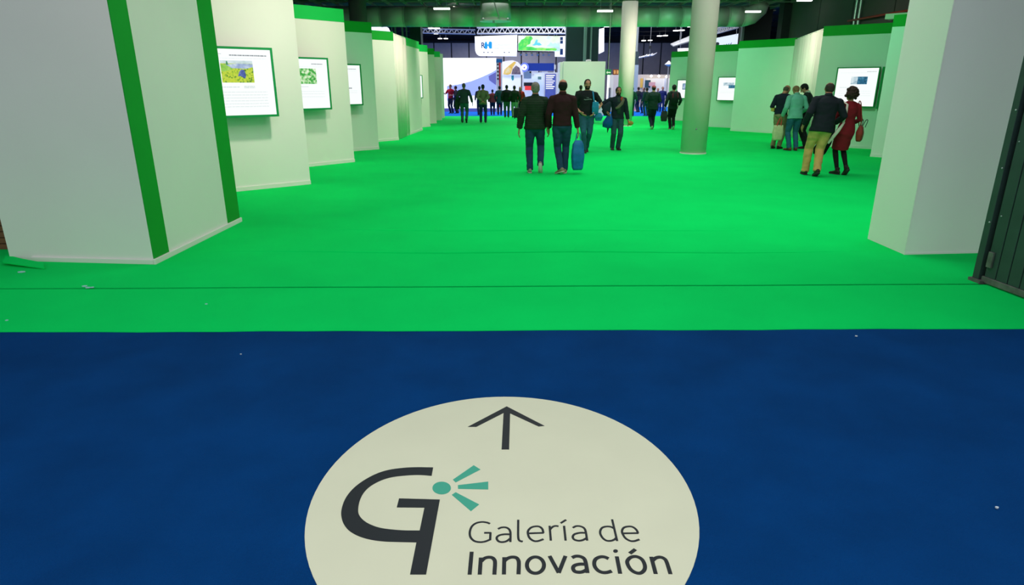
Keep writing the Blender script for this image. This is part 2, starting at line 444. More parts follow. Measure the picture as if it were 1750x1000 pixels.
PH_FIELD = photo_mat('field_photo', [(.03, .10, .02), (.30, .52, .02), (.58, .66, .03), (.45, .62, .08)], 30, estr=1.0)
PH_SKY = photo_mat('pale_blue_photo', [(.25, .33, .55), (.35, .45, .68), (.65, .75, .8)], 10, estr=1.0)
PH_HAZE = photo_mat('haze_photo', [(.45, .6, .55), (.6, .72, .75), (.7, .8, .8)], 8, estr=1.0)
PH_GRASS = photo_mat('grass_photo', [(.18, .45, .05), (.3, .6, .08), (.4, .68, .12)], 14, estr=1.0)
PH_ROBOT = photo_mat('dark_blue_photo', [(.02, .04, .2), (.06, .1, .4), (.15, .2, .45)], 30, estr=1.0)
PH_GRN = photo_mat('green_photo', [(.01, .25, .02), (.05, .42, .06), (.5, .75, .4), (.8, .9, .7)], 16, estr=1.0, seed=3)
PH_NAVY = photo_mat('navy_photo', [(.01, .05, .12), (.02, .12, .25), (.1, .3, .45)], 18, estr=1.0, seed=5)
PH_GRAYB = photo_mat('grey_photo', [(.25, .38, .48), (.5, .62, .7), (.8, .88, .9)], 10, estr=1.0, seed=8)


def c_field(rect, words):
    rect(.26, .72, .17, .225, PH_HAZE, 'picture'); rect(.26, .72, .215, .50, PH_FIELD, 'picture', .0015)
    rect.poly([(.30, .235), (.50, .215), (.72, .22), (.72, .265), (.62, .29), (.42, .285)], PH_SKY, 'picture_detail', .002)
    rect.poly([(.26, .225), (.34, .235), (.44, .30), (.30, .335), (.26, .33)], PH_GRASS, 'picture_detail', .0025)
    rect.poly([(.345, .18), (.36, .18), (.37, .235), (.34, .235)], mat('tree_dot', (.02, .1, .05), emit=(.03, .18, .08)), 'picture_detail', .003)
    rect.poly([(.51, .345), (.545, .30), (.585, .305), (.60, .35), (.605, .40), (.59, .44), (.555, .42), (.53, .40), (.49, .405)], PH_ROBOT, 'picture_detail', .003)
    words([(.40, .94, .083, .018)], M_INK); words([(.1, .3, .07, .012), (.12, .93, .135, .004)], M_INKL)
    words([(.13, .50, .56, .013), (.56, .72, .55, .013), (.56, .72, .57, .013)], M_INKL)
    words([(.12, .9, .64 + .045 * i, .007) for i in range(6)], M_INKL)
def c_green(rect, words):
    rect(.2, .74, .19, .5, PH_GRN, 'picture'); words([(.65, .9, .09, .016)], M_INK); words([(.1, .9, .15, .004), (.1, .55, .55, .012), (.1, .9, .65, .006), (.1, .9, .70, .006), (.1, .9, .76, .006)], M_INKL)
def c_plain(rect, words):
    words([(.5, .9, .09, .014), (.62, .76, .57, .03)], M_INK); words([(.1, .9, .14, .004), (.1, .9, .65, .006), (.1, .9, .7, .006)], M_INKL)
def c_machine(rect, words):
    rect(.36, .58, .22, .42, PH_GRAYB, 'picture'); rect(.52, .76, .22, .42, PH_NAVY, 'picture', .002)
    words([(.72, .96, .085, .010)], M_INK); words([(.08, .95, .12, .004), (.1, .55, .5, .012), (.1, .9, .6, .006), (.1, .9, .66, .006), (.1, .9, .72, .006)], M_INKL)
def c_truck(rect, words):
    rect(.2, .62, .22, .36, PH_GRAYB, 'picture'); rect(.42, .72, .33, .47, PH_NAVY, 'picture', .002); words([(.1, .9, .6, .008), (.1, .9, .67, .008)], M_INKL)
def c_box(rect, words):
    rect(.30, .75, .18, .52, PH_NAVY, 'picture'); rect(.34, .71, .22, .48, PH_SKY, 'picture_detail', .002); words([(.1, .9, .65, .008)], M_INKL)

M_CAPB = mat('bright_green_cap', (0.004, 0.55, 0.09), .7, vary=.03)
P1, t1, a1, b1 = exhibition_panel((402, 328), (531, 315), 'nearest white panel on the left with the farm field photo screen', ext0=1.3, zb=3.03, capm=M_CAPB)
screen(P1, (330, 72), (466, 82), (475, 199), .26, 'largest left screen showing a green field photo with blue machine', c_field, minx=P1.hit(466, 82, .26)[0] - 1.16, z1=None)
P2, t2, a2, b2 = exhibition_panel((531, 285), (606, 277), 'second white panel on the left, holding the screen with a green picture', ext0=1.1, capm=M_CAPB)
screen(P2, (470, 92), (561, 99), (566, 187), .26, 'second left screen with a bright green picture', c_green, minx=P2.hit(561, 99, .26)[0] - 1.16)
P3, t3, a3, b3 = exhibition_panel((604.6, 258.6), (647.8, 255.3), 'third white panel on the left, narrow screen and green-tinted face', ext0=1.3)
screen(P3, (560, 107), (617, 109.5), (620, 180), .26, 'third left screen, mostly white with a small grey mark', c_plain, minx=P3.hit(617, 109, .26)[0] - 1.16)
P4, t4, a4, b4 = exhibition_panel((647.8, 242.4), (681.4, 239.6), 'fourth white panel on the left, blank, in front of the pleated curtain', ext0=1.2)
P5, t5, a5, b5 = exhibition_panel((702.4, 229.8), (708.4, 227.6), 'narrow fifth panel on the left right after the pleated curtain', tr=(716, 84), ext0=.8, capm=M_CAPB)
P6, t6, a6, b6 = exhibition_panel((709.6, 219), (721.6, 217.8), 'sixth panel on the left, screen edge showing, green cap', tr=(730.5, 89), ext0=1.0, capm=M_CAPB)
screen(P6, (700, 128), (721.5, 128), (722.5, 168), .12, 'dark-edged screen seen edge on at the sixth left panel', c_plain, minx=P6.hit(721.5, 128, .12)[0] - 1.1)
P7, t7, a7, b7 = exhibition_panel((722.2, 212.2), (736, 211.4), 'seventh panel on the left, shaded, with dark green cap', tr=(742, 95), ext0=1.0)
P8, t8, a8, b8 = exhibition_panel((736, 206.2), (746.2, 205.8), 'eighth panel on the left, pale face and green cap', tr=(752, 100), ext0=1.0, capm=M_CAPB)
P9, t9, a9, b9 = exhibition_panel((746.2, 201.8), (757.6, 201.4), 'last panel on the left before the lit white booth wall', tr=(757, 103), ext0=1.0, cap=False)
# right side
R1p = exhibition_panel((1487, 267.8), (1511.8, 269.7), 'nearest right panel, mostly hidden behind the right column', ext1=1.8, capm=None)
R2p = exhibition_panel((1452, 253), (1488, 255), 'right panel carrying the machine screen behind the woman in red', tl=(1406.8, 56.6), tr=(1522, 50.3), ext1=.5)
R3p = exhibition_panel((1248, 223.7), (1319, 228), 'blank green-tinted right panel left of the pleated curtain', tr=(1360, 78))
R4p = exhibition_panel((1208.8, 216.7), (1247.4, 218.6), 'right panel with a partly hidden screen beside the near column', tl=(1185, 92), ext1=.8)
R5p = exhibition_panel((1154.7, 205.9), (1167, 206.6), 'farthest right panel left of the near round column', tl=(1147, 102), ext1=1.4)
screen(R2p[0], (1431, 118), (1505, 114), (1494, 184), .14, 'right wall screen showing a grey machine with dark blue panel', c_machine, minx=None, fw=.03)
x_, z_ = R2p[0].hit(1511, 114, .10); x2_, z2_ = R2p[0].hit(1500, 186, .10)
st = MB().pbox(R2p[0], x_ - .03, x_ + .02, z2_, z_, .0, .10); tag(st.build('green_strip', M_FRAME), 'thin dark green upright strip just right of the machine screen', 'strip')  # plain thin green box on the panel face
x0_, zt_ = R4p[0].hit(1228, 130, .14)
screen(R4p[0], (1228, 130), (1259, 131), (1259, 173), .14, 'right screen with a truck picture, right of the near round column', c_truck, minx=x0_, maxx=x0_ + 1.16)
x0_, zt_ = R5p[0].hit(1158, 135, .14)
screen(R5p[0], (1158, 135), (1176, 136), (1176, 169), .14, 'farthest right screen, partly hidden by the near round column', c_box, minx=x0_, maxx=x0_ + 1.12)


def curtain(a, b, z, label, folds, amp, m):
    a, b = Vector((a[0], a[1], 0)), Vector((b[0], b[1], 0)); u = (b - a); L = u.length; u.normalize(); n = Vector((u.y, -u.x, 0))
    t = thing('pleated_curtain', label, 'curtain', (a + b) / 2)
    N = folds * 8; vs = []
    for i in range(N + 1):
        s = i / N; off = amp * math.sin(2 * PI * folds * s) + amp * .3 * math.sin(2 * PI * folds * .43 * s + 1)
        p = a + u * (L * s) + n * off
        for zz in (0.01, z * .5, z - .05): vs.append((p.x, p.y, zz))
    for i in range(N + 1):
        s = i / N; off = amp * math.sin(2 * PI * folds * s) + amp * .3 * math.sin(2 * PI * folds * .43 * s + 1) - .012
        p = a + u * (L * s) + n * off
        for zz in (0.01, z * .5, z - .05): vs.append((p.x, p.y, zz))
    fs = []; M = (N + 1) * 3
    for i in range(N):
        for k in range(2):
            q = (i * 3 + k, (i + 1) * 3 + k, (i + 1) * 3 + k + 1, i * 3 + k + 1); fs.append(q); fs.append(tuple(M + j for j in reversed(q)))
        fs.append((i * 3 + 2, (i + 1) * 3 + 2, M + (i + 1) * 3 + 2, M + i * 3 + 2)); fs.append((i * 3, M + i * 3, M + (i + 1) * 3, (i + 1) * 3))
    for e in (0, N):
        for k in range(2): fs.append((e * 3 + k, e * 3 + k + 1, M + e * 3 + k + 1, M + e * 3 + k))
    MB().add(vs, fs).build('fabric', m, t, smooth=True)
    MB().loft([a + Vector((0, 0, z - .03)), b + Vector((0, 0, z - .03))], [.02, .02], 8).build('rail', M_BASE, t)
    return t
M_CURT = mat('cream_curtain', (.80, .78, .70), .9, bump=.05)
e4 = P4.pt(b4, 0, -.05); s5 = P5.pt(0, 0, -.1)
curtain((e4.x - .02, e4.y + .08), (-3.66, 23.6), 3.25, 'pleated cream curtain between fourth and fifth panels on the left', 9, .05, M_CURT)
r3e = R3p[0].pt(R3p[3], 0); r2s = R2p[0].pt(R2p[2], 0)
ca, cb = r3e, r2s
c1 = AY(1361, 77, ca.y + .1); c2 = AY(1406, 69, cb.y + .5)
curtain((c1.x, c1.y), (c2.x, c2.y), 3.25, 'pleated cream curtain between the right panels above the visitors', 10, .06, M_CURT)

# ------------------------------------------------------------------ round columns
def round_column(x, y, r, ztop, label, band=None, m=None):
    t = thing('round_column', label, 'column', (x, y, 0))
    MB().loft([(x, y, 0), (x, y, ztop * .5), (x, y, ztop)], [r, r, r], 40, cap=0).build('shaft', m or M_COLM, t, smooth=False)
    for o in t.children:
        for p in o.data.polygons: p.use_smooth = abs(p.normal.z) < .5
    MB().loft([(x, y, 0), (x, y, .025)], [r + .012, r + .012], 40, cap=0).build('base_ring', M_BASE, t)
    return t
cc = round_column(4.72, 16.95, .325, CZ, 'large round concrete column near the centre right, reaching the carpet')
p = AY(1190, 221, 16.63)
MB().ball(p, .022, 10, 8).build('anchor_plug', M_GREY, cc)
round_column(4.86, 28.6, .325, CZ, 'smaller round column behind the man in the dark open jacket')
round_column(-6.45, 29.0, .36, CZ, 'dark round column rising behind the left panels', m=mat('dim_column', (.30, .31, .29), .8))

# dark service pier bundles behind the duct
M_PIER = mat('green_lit_pier', (.012, .05, .042), .7)  # green light on the pier and its pipes is put into their colour
def pier(x0, x1, y, label, pipes, zt=7.28):
    t = thing('service_pier', label, 'pier', ((x0 + x1) / 2, y, 0))
    MB().box(x0, x1, y, y + .8, 0, zt).build('pier_body', M_PIER, t)
    for px, r in pipes: MB().tube((px, y - .12, 0), (px, y - .12, zt), r, 10).build('pipe', mat('green_lit_pipe', (.12, .28, .2), .6), t)
    return t
a, b = AY(968, 70, 41.5), AY(1023, 70, 41.5)
pier(a.x, b.x, 41.5, 'dark square service pier above the light green kiosk', [(AY(1000, 70, 41.4).x, .10), (AY(1010, 70, 41.4).x, .05)])
a, b = AY(700, 70, 36), AY(719.5, 70, 36)
pier(a.x, b.x, 36, 'dark service pier above the left panels with thin pipes', [(AY(689, 70, 36).x, .05), (AY(696, 70, 36).x, .04), (AY(677, 70, 36).x, .05), (AY(671, 70, 36).x, .03)])

# ------------------------------------------------------------------ big duct
DY = 30.9; zb_ = AY(875, 46, DY).z; zt_ = AY(875, 10, DY).z; DR = (zt_ - zb_) / 2 - .02; DZ = zb_ + DR
duct = thing('air_duct', 'long round silver air duct crossing under the ceiling', 'duct', (0, DY, DZ))
x = -12.0
while x < 10.2:
    x1_ = min(x + 1.03, 10.3)
    MB().loft([(x, DY, DZ), (x1_ - .012, DY, DZ)], [DR, DR], 36, ref=(0, 1, 0), cap=0).build('duct_section', M_DUCT, duct, smooth=False)
    MB().loft([(x1_ - .03, DY, DZ), (x1_ + .01, DY, DZ)], [DR + .012, DR + .012], 36, ref=(0, 1, 0), cap=0).build('seam_ring', M_DUCT, duct)
    x += 1.03
for o in duct.children:
    for p in o.data.polygons: p.use_smooth = abs(p.normal.x) < .5
MB().loft([(10.3, DY, DZ), (10.7, DY, DZ + .08), (11.0, DY, DZ + .35), (11.05, DY, CZ)], [DR, DR * .95, DR * .9, DR * .9], 24, ref=(0, 1, 0), cap=0).build('elbow', M_DUCT, duct, smooth=True)
# hanging round outlet in front of the duct
ox0, ox1 = AY(821, 20, 29.6).x, AY(873, 20, 29.6).x; oc = (ox0 + ox1) / 2; orr = (ox1 - ox0) / 2
ozb = AY(847, 37, 29.6).z
t = thing('duct_outlet', 'wide round duct outlet hanging from the ceiling above the walkway', 'duct', (oc, 29.6, ozb))
MB().loft([(oc, 29.6, ozb + .04), (oc, 29.6, CZ)], [orr, orr], 36, cap=0).build('drum', mat('pale_drum', (.55, .60, .56), .45, .5, vary=.1), t, smooth=True)
MB().loft([(oc, 29.6, ozb), (oc, 29.6, ozb + .05)], [orr + .03, orr + .03], 36, cap=0).build('rim', M_DUCT, t)
MB().loft([(oc + (i - 6) * .035 + .12, 28.93 + .008 * abs(i - 6), CZ - .02 - (i * .1)) for i in range(9)], [.03] * 9, 8).build('hose', M_PIPE, t, smooth=True)
MB().box(oc - .12, oc - .02, 29.0, 29.1, ozb - .1, ozb).build('bracket', M_METAL, t)
for px in (826, 868):
    q = AY(px, 33, 29.0); MB().ball(q, .06, 10, 8).build('clamp', M_METAL, t)

# ceiling tube lamps in the gallery
for k, (px, py, wpx) in enumerate(((755, 15, 25), (1034, 19, 24), (1287, 20, 23), (1375, 0.5, 22))):
    Yl = 29.3 if k != 1 else 29.3
    if k == 3: Yl = 27.0
    c = AY(px, py, Yl); hw = wpx * Yl / F / 2
    zl = min(c.z, CZ - .15)
    lb = ['tube lamp under the ceiling near the dark service pier at left', 'tube lamp under the ceiling beside the smaller round column', 'tube lamp under the ceiling by the dark right wall', 'tube lamp cut by the top of the picture at right'][k]
    t = thing('tube_lamp', lb, 'lamp', (c.x, Yl, zl), 'tube lamps of the gallery ceiling')
    MB().box(c.x - hw, c.x + hw, Yl - .08, Yl + .08, zl + .03, zl + .07).build('housing', M_METAL, t)
    MB().box(c.x - hw, c.x + hw, Yl - .07, Yl + .07, zl - .03, zl + .03).build('tube', M_LAMP, t)
    for q in (-.6, .6): MB().tube((c.x + hw * q, Yl, zl + .07), (c.x + hw * q, Yl, CZ), .008, 6).build('hanger', M_METAL, t)
# pipes and red rail on the right wall
PW = Plane((12.0, 10), (12.0, 20)); PW.n = Vector((-1, 0, 0)); PW.a = Vector((11.98, 0, 0)); PW.u = Vector((0, 1, 0))
t = thing('wall_pipes', 'pair of silver upright pipes on the dark right wall', 'pipe', PW.pt(PW.hit(1468, 25)[0], 0))
for px in (1464, 1471):
    y = PW.hit(px, 25)[0]; MB().tube((11.93, y, 2.4), (11.93, y, CZ), .045, 10).build('pipe', M_PIPE, t)
y0, z0 = PW.hit(1453, 36); y1, z1 = PW.hit(1562, 17)
tag(MB().tube((11.9, y0, z0), (11.9, y1, z1), .035, 10).build('red_pipe', mat('red_pipe', (.30, .035, .02), .5)), 'thin red pipe along the dark right wall', 'pipe')
Pq = R1p[0]
xq0, zq0 = Pq.hit(1512, 33, -.6); xq1, zq1 = Pq.hit(1562, 22, -.6)
t = thing('cable_tray', 'short beige cable tray above the nearest right panel', 'cable tray', Pq.pt(xq0, zq0, -.6))
MB().pbox(Pq, xq0, xq0 + 1.6, zq0, zq0 + .12, -.9, -.6).build('tray', mat('beige_tray', (.65, .58, .50), .6), t)
MB().pbox(Pq, xq0 + .08, xq0 + .14, 3.25, zq0, -.8, -.74).build('post', M_METAL, t)

# ------------------------------------------------------------------ far hall
def flat_box(name, px0, px1, py0, py1, Y, depth, m, parent=None, z0=None, **kw):
    a, b = AY(px0, py1, Y), AY(px1, py0, Y)
    return MB().box(a.x, b.x, Y, Y + depth, a.z if z0 is None else z0, b.z).build(name, m, parent, **kw)
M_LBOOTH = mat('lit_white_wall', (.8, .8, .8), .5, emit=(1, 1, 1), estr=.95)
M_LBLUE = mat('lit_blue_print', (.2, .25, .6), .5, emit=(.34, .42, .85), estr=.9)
M_LVIO = mat('lit_violet_print', (.1, .1, .3), .5, emit=(.10, .11, .34), estr=1)
# lit white booth wall with blue sweep
Y = 44.0
a, b = AY(757, 197, Y), AY(848, 99, Y); 
t = thing('booth_wall', 'large lit white booth wall with a blue sweep at far left', 'booth', ((a.x + b.x) / 2, Y, 0))
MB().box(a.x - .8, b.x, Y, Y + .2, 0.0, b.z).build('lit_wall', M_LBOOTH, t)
def upoly(pix, Y, d, m, name, parent, **kw):
    pts = [AY(px, py, Y) for px, py in pix]; n = len(pts)
    vs = [(p.x, Y - d, p.z) for p in pts] + [(p.x, Y - .002, p.z) for p in pts]
    return MB().add(vs, [tuple(range(n)), tuple(range(2 * n - 1, n - 1, -1))] + [(i, (i + 1) % n, (i + 1) % n + n, i + n) for i in range(n)]).build(name, m, parent, **kw)
upoly([(764, 147), (785, 144), (805, 139), (825, 131), (840, 124), (848, 119), (848, 168), (830, 162), (800, 164), (780, 172), (764, 172)], Y, .02, M_LBLUE, 'blue_sweep', t)
upoly([(835, 130), (848, 123), (848, 146), (836, 137)], Y, .03, M_LVIO, 'dark_corner', t)
MB().box(a.x - .8, b.x, Y - .05, Y - .001, 0, .22).build('plinth', mat('violet_plinth', (.25, .25, .6), .5), t)
# red and white totem
Y = 43.6
a, b = AY(848.5, 190, Y), AY(858, 102, Y)
t = thing('totem', 'tall white totem with a red stripe and blue top', 'totem', ((a.x + b.x) / 2, Y, 0))
MB().box(a.x, b.x, Y, Y + .3, 0, b.z).build('panel_body', M_WHITE, t)
MB().box(a.x, b.x, Y - .02, Y + .32, b.z - .17, b.z + .04).build('blue_top', mat('booth_blue', (.01, .12, .35), .5), t)
c = AY(854, 120, Y); MB().box(c.x - .045, c.x + .06, Y - .02, Y - .001, 0.3, b.z - .17).build('red_stripe', mat('booth_red', (.6, .03, .05), .5), t)
for k in range(5):
    MB().box(a.x + .06, a.x + .16, Y - .01, Y - .001, 2.9 - k * .22, 3.0 - k * .22).build('mark', M_DARK, t)
# curved white booth with yellow picture
Y = 46.0
a, b = AY(858, 190, Y), AY(893, 104, Y)
t = thing('booth', 'white booth topped by a yellow and violet picture', 'booth', ((a.x + b.x) / 2, Y, 0))
zc = AY(870, 128, Y).z
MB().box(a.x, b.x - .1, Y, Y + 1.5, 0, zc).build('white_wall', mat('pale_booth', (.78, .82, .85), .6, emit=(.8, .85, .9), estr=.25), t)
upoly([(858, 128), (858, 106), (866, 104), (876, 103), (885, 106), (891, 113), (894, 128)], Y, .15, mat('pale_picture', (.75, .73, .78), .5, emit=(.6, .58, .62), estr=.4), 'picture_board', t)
upoly([(860, 127), (862, 119), (870, 112), (879, 105), (882, 107), (876, 116), (873, 126), (868, 128)], Y - .15, .02, photo_mat('yellow_picture', [(.75, .42, .03), (.85, .62, .15), (.85, .8, .6)], 3.0, estr=.9), 'yellow_shape', t)
upoly([(874, 127), (876, 118), (882, 112), (888, 116), (890, 127)], Y - .15, .02, photo_mat('violet_picture', [(.06, .04, .12), (.22, .18, .25), (.5, .42, .35)], 3.0, estr=.9), 'violet_shape', t)
upoly([(874, 129), (878, 129), (878, 136), (876, 138), (874, 135)], Y, .02, mat('teal_mark', (.03, .3, .36), .5), 'teal_mark', t)
# blue fascia with round sign
Y = 47.0
a, b = AY(893, 121, Y), AY(947, 108, Y)
t = thing('booth_fascia', 'dark blue booth fascia board with a round white sign', 'booth', ((a.x + b.x) / 2, Y, 0))
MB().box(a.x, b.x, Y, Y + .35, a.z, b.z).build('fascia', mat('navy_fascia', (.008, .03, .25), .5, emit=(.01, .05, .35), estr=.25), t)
c = AY(896.5, 115, Y - .1); MB().loft([(c.x, Y - .14, c.z), (c.x, Y + .02, c.z)], [.30, .30], 24, cap=0).build('round_sign', mat('round_sign_blue', (.1, .15, .6), .5, emit=(.16, .22, .8), estr=.6), t)
MB().loft([(c.x - .02, Y - .16, c.z), (c.x - .02, Y - .13, c.z)], [.19, .19], 20, cap=0).build('sign_face', M_LBOOTH, t)
MB().loft([(c.x - .02, Y - .15, c.z - .02), (c.x - .02, Y - .165, c.z - .02)], [.10, .04], 20, cap=0).build('sign_mark', mat('sign_violet', (.2, .15, .6), .5), t)
c2 = AY(901.5, 113.5, Y); MB().box(b.x, b.x + .12, Y + .02, Y + .3, a.z + .1, b.z - .1).build('end_block', M_WHITE, t)
for px in (894, 947): 
    q = AY(px, 140, Y); MB().box(q.x - .05, q.x + .05, Y + .1, Y + .2, 0, a.z).build('post', M_WHITE, t)
# booth interior under the fascia
Y = 49.0
a, b = AY(893, 190, Y), AY(962, 124, Y)
t = thing('booth', 'white booth interior with posters under the dark blue fascia', 'booth', ((a.x + b.x) / 2, Y, 0))
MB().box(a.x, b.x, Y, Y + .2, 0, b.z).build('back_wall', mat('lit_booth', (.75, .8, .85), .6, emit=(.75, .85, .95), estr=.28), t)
for (x0, x1, y0, y1, m_, nm) in ((894, 908, 122, 134, mat('blue_grey_print', (.2, .3, .42), .5), 'poster'), (895, 912, 141, 147, M_DARK, 'dark_poster'), (897, 909, 147, 154, mat('lit_red', (.8, .04, .03), .5, emit=(.9, .06, .05), estr=.6), 'red_poster'),
                                 (911, 926, 130, 165, mat('cyan_white', (.75, .85, .88), .5, emit=(.7, .85, .9), estr=.3), 'poster'), (919, 925, 131, 136, mat('teal_dot', (.15, .4, .5), .5), 'poster_mark'),
                                 (905, 920, 121, 125, M_WHITE, 'shelf'), (926, 936, 122, 124, M_WHITE, 'shelf'), (909, 913, 126, 129, M_WHITE, 'shelf')):
    flat_box(nm, x0, x1, y0, y1, Y - .06, .05, m_, t)
a = AY(932, 126, 45.5); b = AY(950, 190, 45.5)
t = thing('poster_stand', 'tall blue poster stand with lines of white print', 'poster', ((a.x + b.x) / 2, 45.5, 0))
MB().box(a.x - .08, b.x + .05, 45.52, 45.6, 0, a.z + .05).build('board', M_WHITE, t)
MB().box(a.x, b.x - .05, 45.48, 45.52, .2, a.z).build('print', mat('poster_blue', (.06, .08, .30), .5, emit=(.10, .14, .45), estr=.4, vary=.3), t)
mb = MB()
for k in range(8): mb.box(a.x + .05, b.x - .12 - .08 * (k % 3), 45.465, 45.479, 2.28 - .12 * k, 2.33 - .12 * k)
mb.build('printed_text', M_LBOOTH, t, kind='stuff')
# light green kiosk
Y = 38.6
a, b = AY(961, 190, Y), AY(1035, 105, Y)
t = thing('kiosk', 'square light green kiosk in the middle at the end of the carpet', 'kiosk', ((a.x + b.x) / 2, Y, 0))
MB().box(a.x, b.x, Y, Y + 2.0, 0, b.z).build('kiosk_wall', M_PANEL, t)
q = AY(957, 110, Y + 1.0); MB().box(a.x - .18, a.x, Y + .15, Y + 2.0, 0, b.z - .03).build('return_wall', M_PANEL, t)
q = AY(1006, 105, Y); MB().ball((q.x, Y + .1, b.z + .04), (.16, .08, .07), 10, 6).build('lamp_head', M_METAL, t)
# hanging banners
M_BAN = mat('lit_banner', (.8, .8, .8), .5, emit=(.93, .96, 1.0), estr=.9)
Y = 54.0
t = thing('hanging_banner', 'hanging white banner with a blue round letter logo', 'banner', AY(847, 96, Y))
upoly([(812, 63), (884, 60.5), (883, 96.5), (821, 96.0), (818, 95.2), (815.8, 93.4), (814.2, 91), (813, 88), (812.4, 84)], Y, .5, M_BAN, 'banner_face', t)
M_TXTB = mat('logo_teal', (.01, .25, .5), .5, emit=(.01, .27, .6), estr=.8); M_TXTD = mat('logo_navy', (.01, .06, .2), .5)
def sign_text(txt, px, py, hpx, Y, m, name, parent, wpx=None, bold=0.0):
    cu = bpy.data.curves.new(name, 'FONT'); cu.body = txt; cu.size = 1; cu.extrude = .004; cu.offset = bold
    o = bpy.data.objects.new(name, cu); col.objects.link(o); bpy.context.view_layer.update()
    h = AY(px, py - hpx, Y).z - AY(px, py, Y).z; sc = h / .70
    p = AY(px, py, Y); sx = sc
    if wpx: sx = (AY(px + wpx, py, Y).x - p.x) / max(o.dimensions.x, .01)
    me = bpy.data.meshes.new_from_object(o); bpy.data.objects.remove(o)
    me.materials.clear(); me.materials.append(m)
    me.transform(Matrix.Translation(p - parent.location) @ Matrix.Rotation(PI / 2, 4, 'X') @ Matrix.Diagonal((sx, sc, 1, 1)))
    o = bpy.data.objects.new(name, me); col.objects.link(o); o.parent = parent
    return o
sign_text('R', 822, 82, 9.5, Y - .52, M_TXTD, 'letter', t, 6.5, .02)
sign_text('H', 828.5, 82.5, 11, Y - .55, M_TXTB, 'letter', t, 11.5, .03)
q = AY(830.5, 78, Y - .51); MB().ball((q.x, Y - .51, q.z), (.13, .02, .27), 14, 8).build('logo_dot', M_TXTB, t)
q = AY(837.5, 77, Y - .51); MB().ball((q.x, Y - .51, q.z), (.13, .02, .27), 14, 8).build('logo_dot', M_TXTB, t)
sign_text('corporativo', 843, 78, 3, Y - .52, mat('banner_grey', (.35, .38, .42), .5, emit=(.2, .22, .25), estr=.6), 'printed_text', t, 31)
sign_text('internacional', 843, 83.5, 3, Y - .52, mat('banner_bluegrey', (.3, .35, .5), .5, emit=(.15, .2, .35), estr=.6), 'printed_text', t, 31)
for px in (827, 834, 841, 862, 870):
    q = AY(px, 89.5, Y - .52); MB().ball((q.x, Y - .51, q.z), (.06, .02, .05), 8, 6).build('small_logo', M_GREY, t)
Y = 56.0
t = thing('hanging_screen', 'hanging lit screen with green and light blue picture', 'screen', AY(917, 87, Y))
upoly([(885.5, 61), (957, 62), (957, 88), (885.5, 86.5)], Y, .25, photo_mat('pale_screen', [(.45, .85, .6), (.85, .97, .8), (.9, .95, .95), (.55, .85, .9)], .9, estr=1), 'lit_panel', t)
upoly([(886, 86), (886, 75), (889, 71.5), (891, 68), (896, 66), (899, 62), (908, 62), (911, 66), (907, 70), (906, 75), (901, 77), (899, 80), (908, 80), (915, 82), (925, 81.5), (935, 82.5), (948, 82), (952, 84), (950, 86.5)], Y - .25, .02, photo_mat('screen_green', [(.03, .6, .08), (.05, .8, .10), (.35, .9, .15)], 2.2, estr=1), 'green_shape', t)
upoly([(909, 77), (913, 75), (915, 71), (917, 67), (919, 69), (918, 73), (922, 73), (926, 77), (921, 78), (917, 77), (913, 78)], Y - .25, .03, mat('screen_teal', (.05, .3, .4), .5, emit=(.12, .55, .68), estr=1), 'teal_shape', t)
upoly([(934, 79), (938, 76), (941, 72), (945, 75), (949, 73), (953, 76), (956, 80), (948, 79), (942, 80)], Y - .25, .03, mat('screen_cyan', (.2, .4, .5), .5, emit=(.5, .85, .9), estr=1), 'cyan_shape', t)
Y = 56.4
t = thing('hanging_banner', 'narrow white banner with dark marks right of the hanging screen', 'banner', AY(957, 97, Y))
upoly([(948, 62), (968, 62), (968, 97.5), (948, 97)], Y, .3, M_BAN, 'banner_face', t)
for py in (66, 72, 86, 91):
    q = AY(959.5, py, Y - .32); MB().box(q.x - .12, q.x + .12, Y - .33, Y - .301, q.z - .12, q.z + .12).build('mark', M_TXTD, t)
Y = 57
t = thing('stage_rig', 'row of small stage lamps hanging below the green screen', 'lamp', AY(912, 92, Y))
a, b = AY(884, 89, Y), AY(946, 88, Y); MB().box(a.x, b.x, Y, Y + .2, a.z, a.z + .12).build('bar', M_DARK, t)
for k in range(6):
    q = AY(889 + k * 9.6, 91.5, Y); MB().loft([(q.x, Y - .05, q.z + .1), (q.x + .05, Y - .2, q.z - .12)], [.06, .11], 8).build('lamp_head', M_METAL, t)
# truss
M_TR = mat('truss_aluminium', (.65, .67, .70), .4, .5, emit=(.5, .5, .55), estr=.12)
def truss(pa, pb, Y, h, label, n=14):
    a, b = AY(*pa, Y), AY(*pb, Y)
    t = thing('truss', label, 'truss', (a + b) / 2); up = Vector((0, 0, h)); bk = Vector((0, h, 0))
    for o_ in (Vector(), up, bk, up + bk): MB().tube(a + o_, b + o_, .045, 8).build('chord', M_TR, t)
    for side in (Vector(), bk):
        for k in range(n):
            p, q = a.lerp(b, k / n), a.lerp(b, (k + .5) / n); r = a.lerp(b, (k + 1) / n)
            MB().tube(p + side, q + up + side, .025, 6).build('brace', M_TR, t); MB().tube(q + up + side, r + side, .025, 6).build('brace', M_TR, t)
    for k in (0.1, .5, .9):
        p = a.lerp(b, k) + up; MB().tube(p, (p.x, p.y, 7.3), .015, 6).build('hanger', M_METAL, t)
    return t
truss((815, 57), (968, 57), 52, .42, 'long aluminium truss above the hanging banners', 16)
truss((722, 56), (812, 58), 60, .35, 'thin aluminium truss left of the hanging banners', 10)
truss((1223, 58), (1262, 47), 44, .30, 'sloping white truss right of the near column', 6)
truss((1223, 50), (1262, 41), 47, .30, 'second sloping white truss behind the other right of the near column', 6)
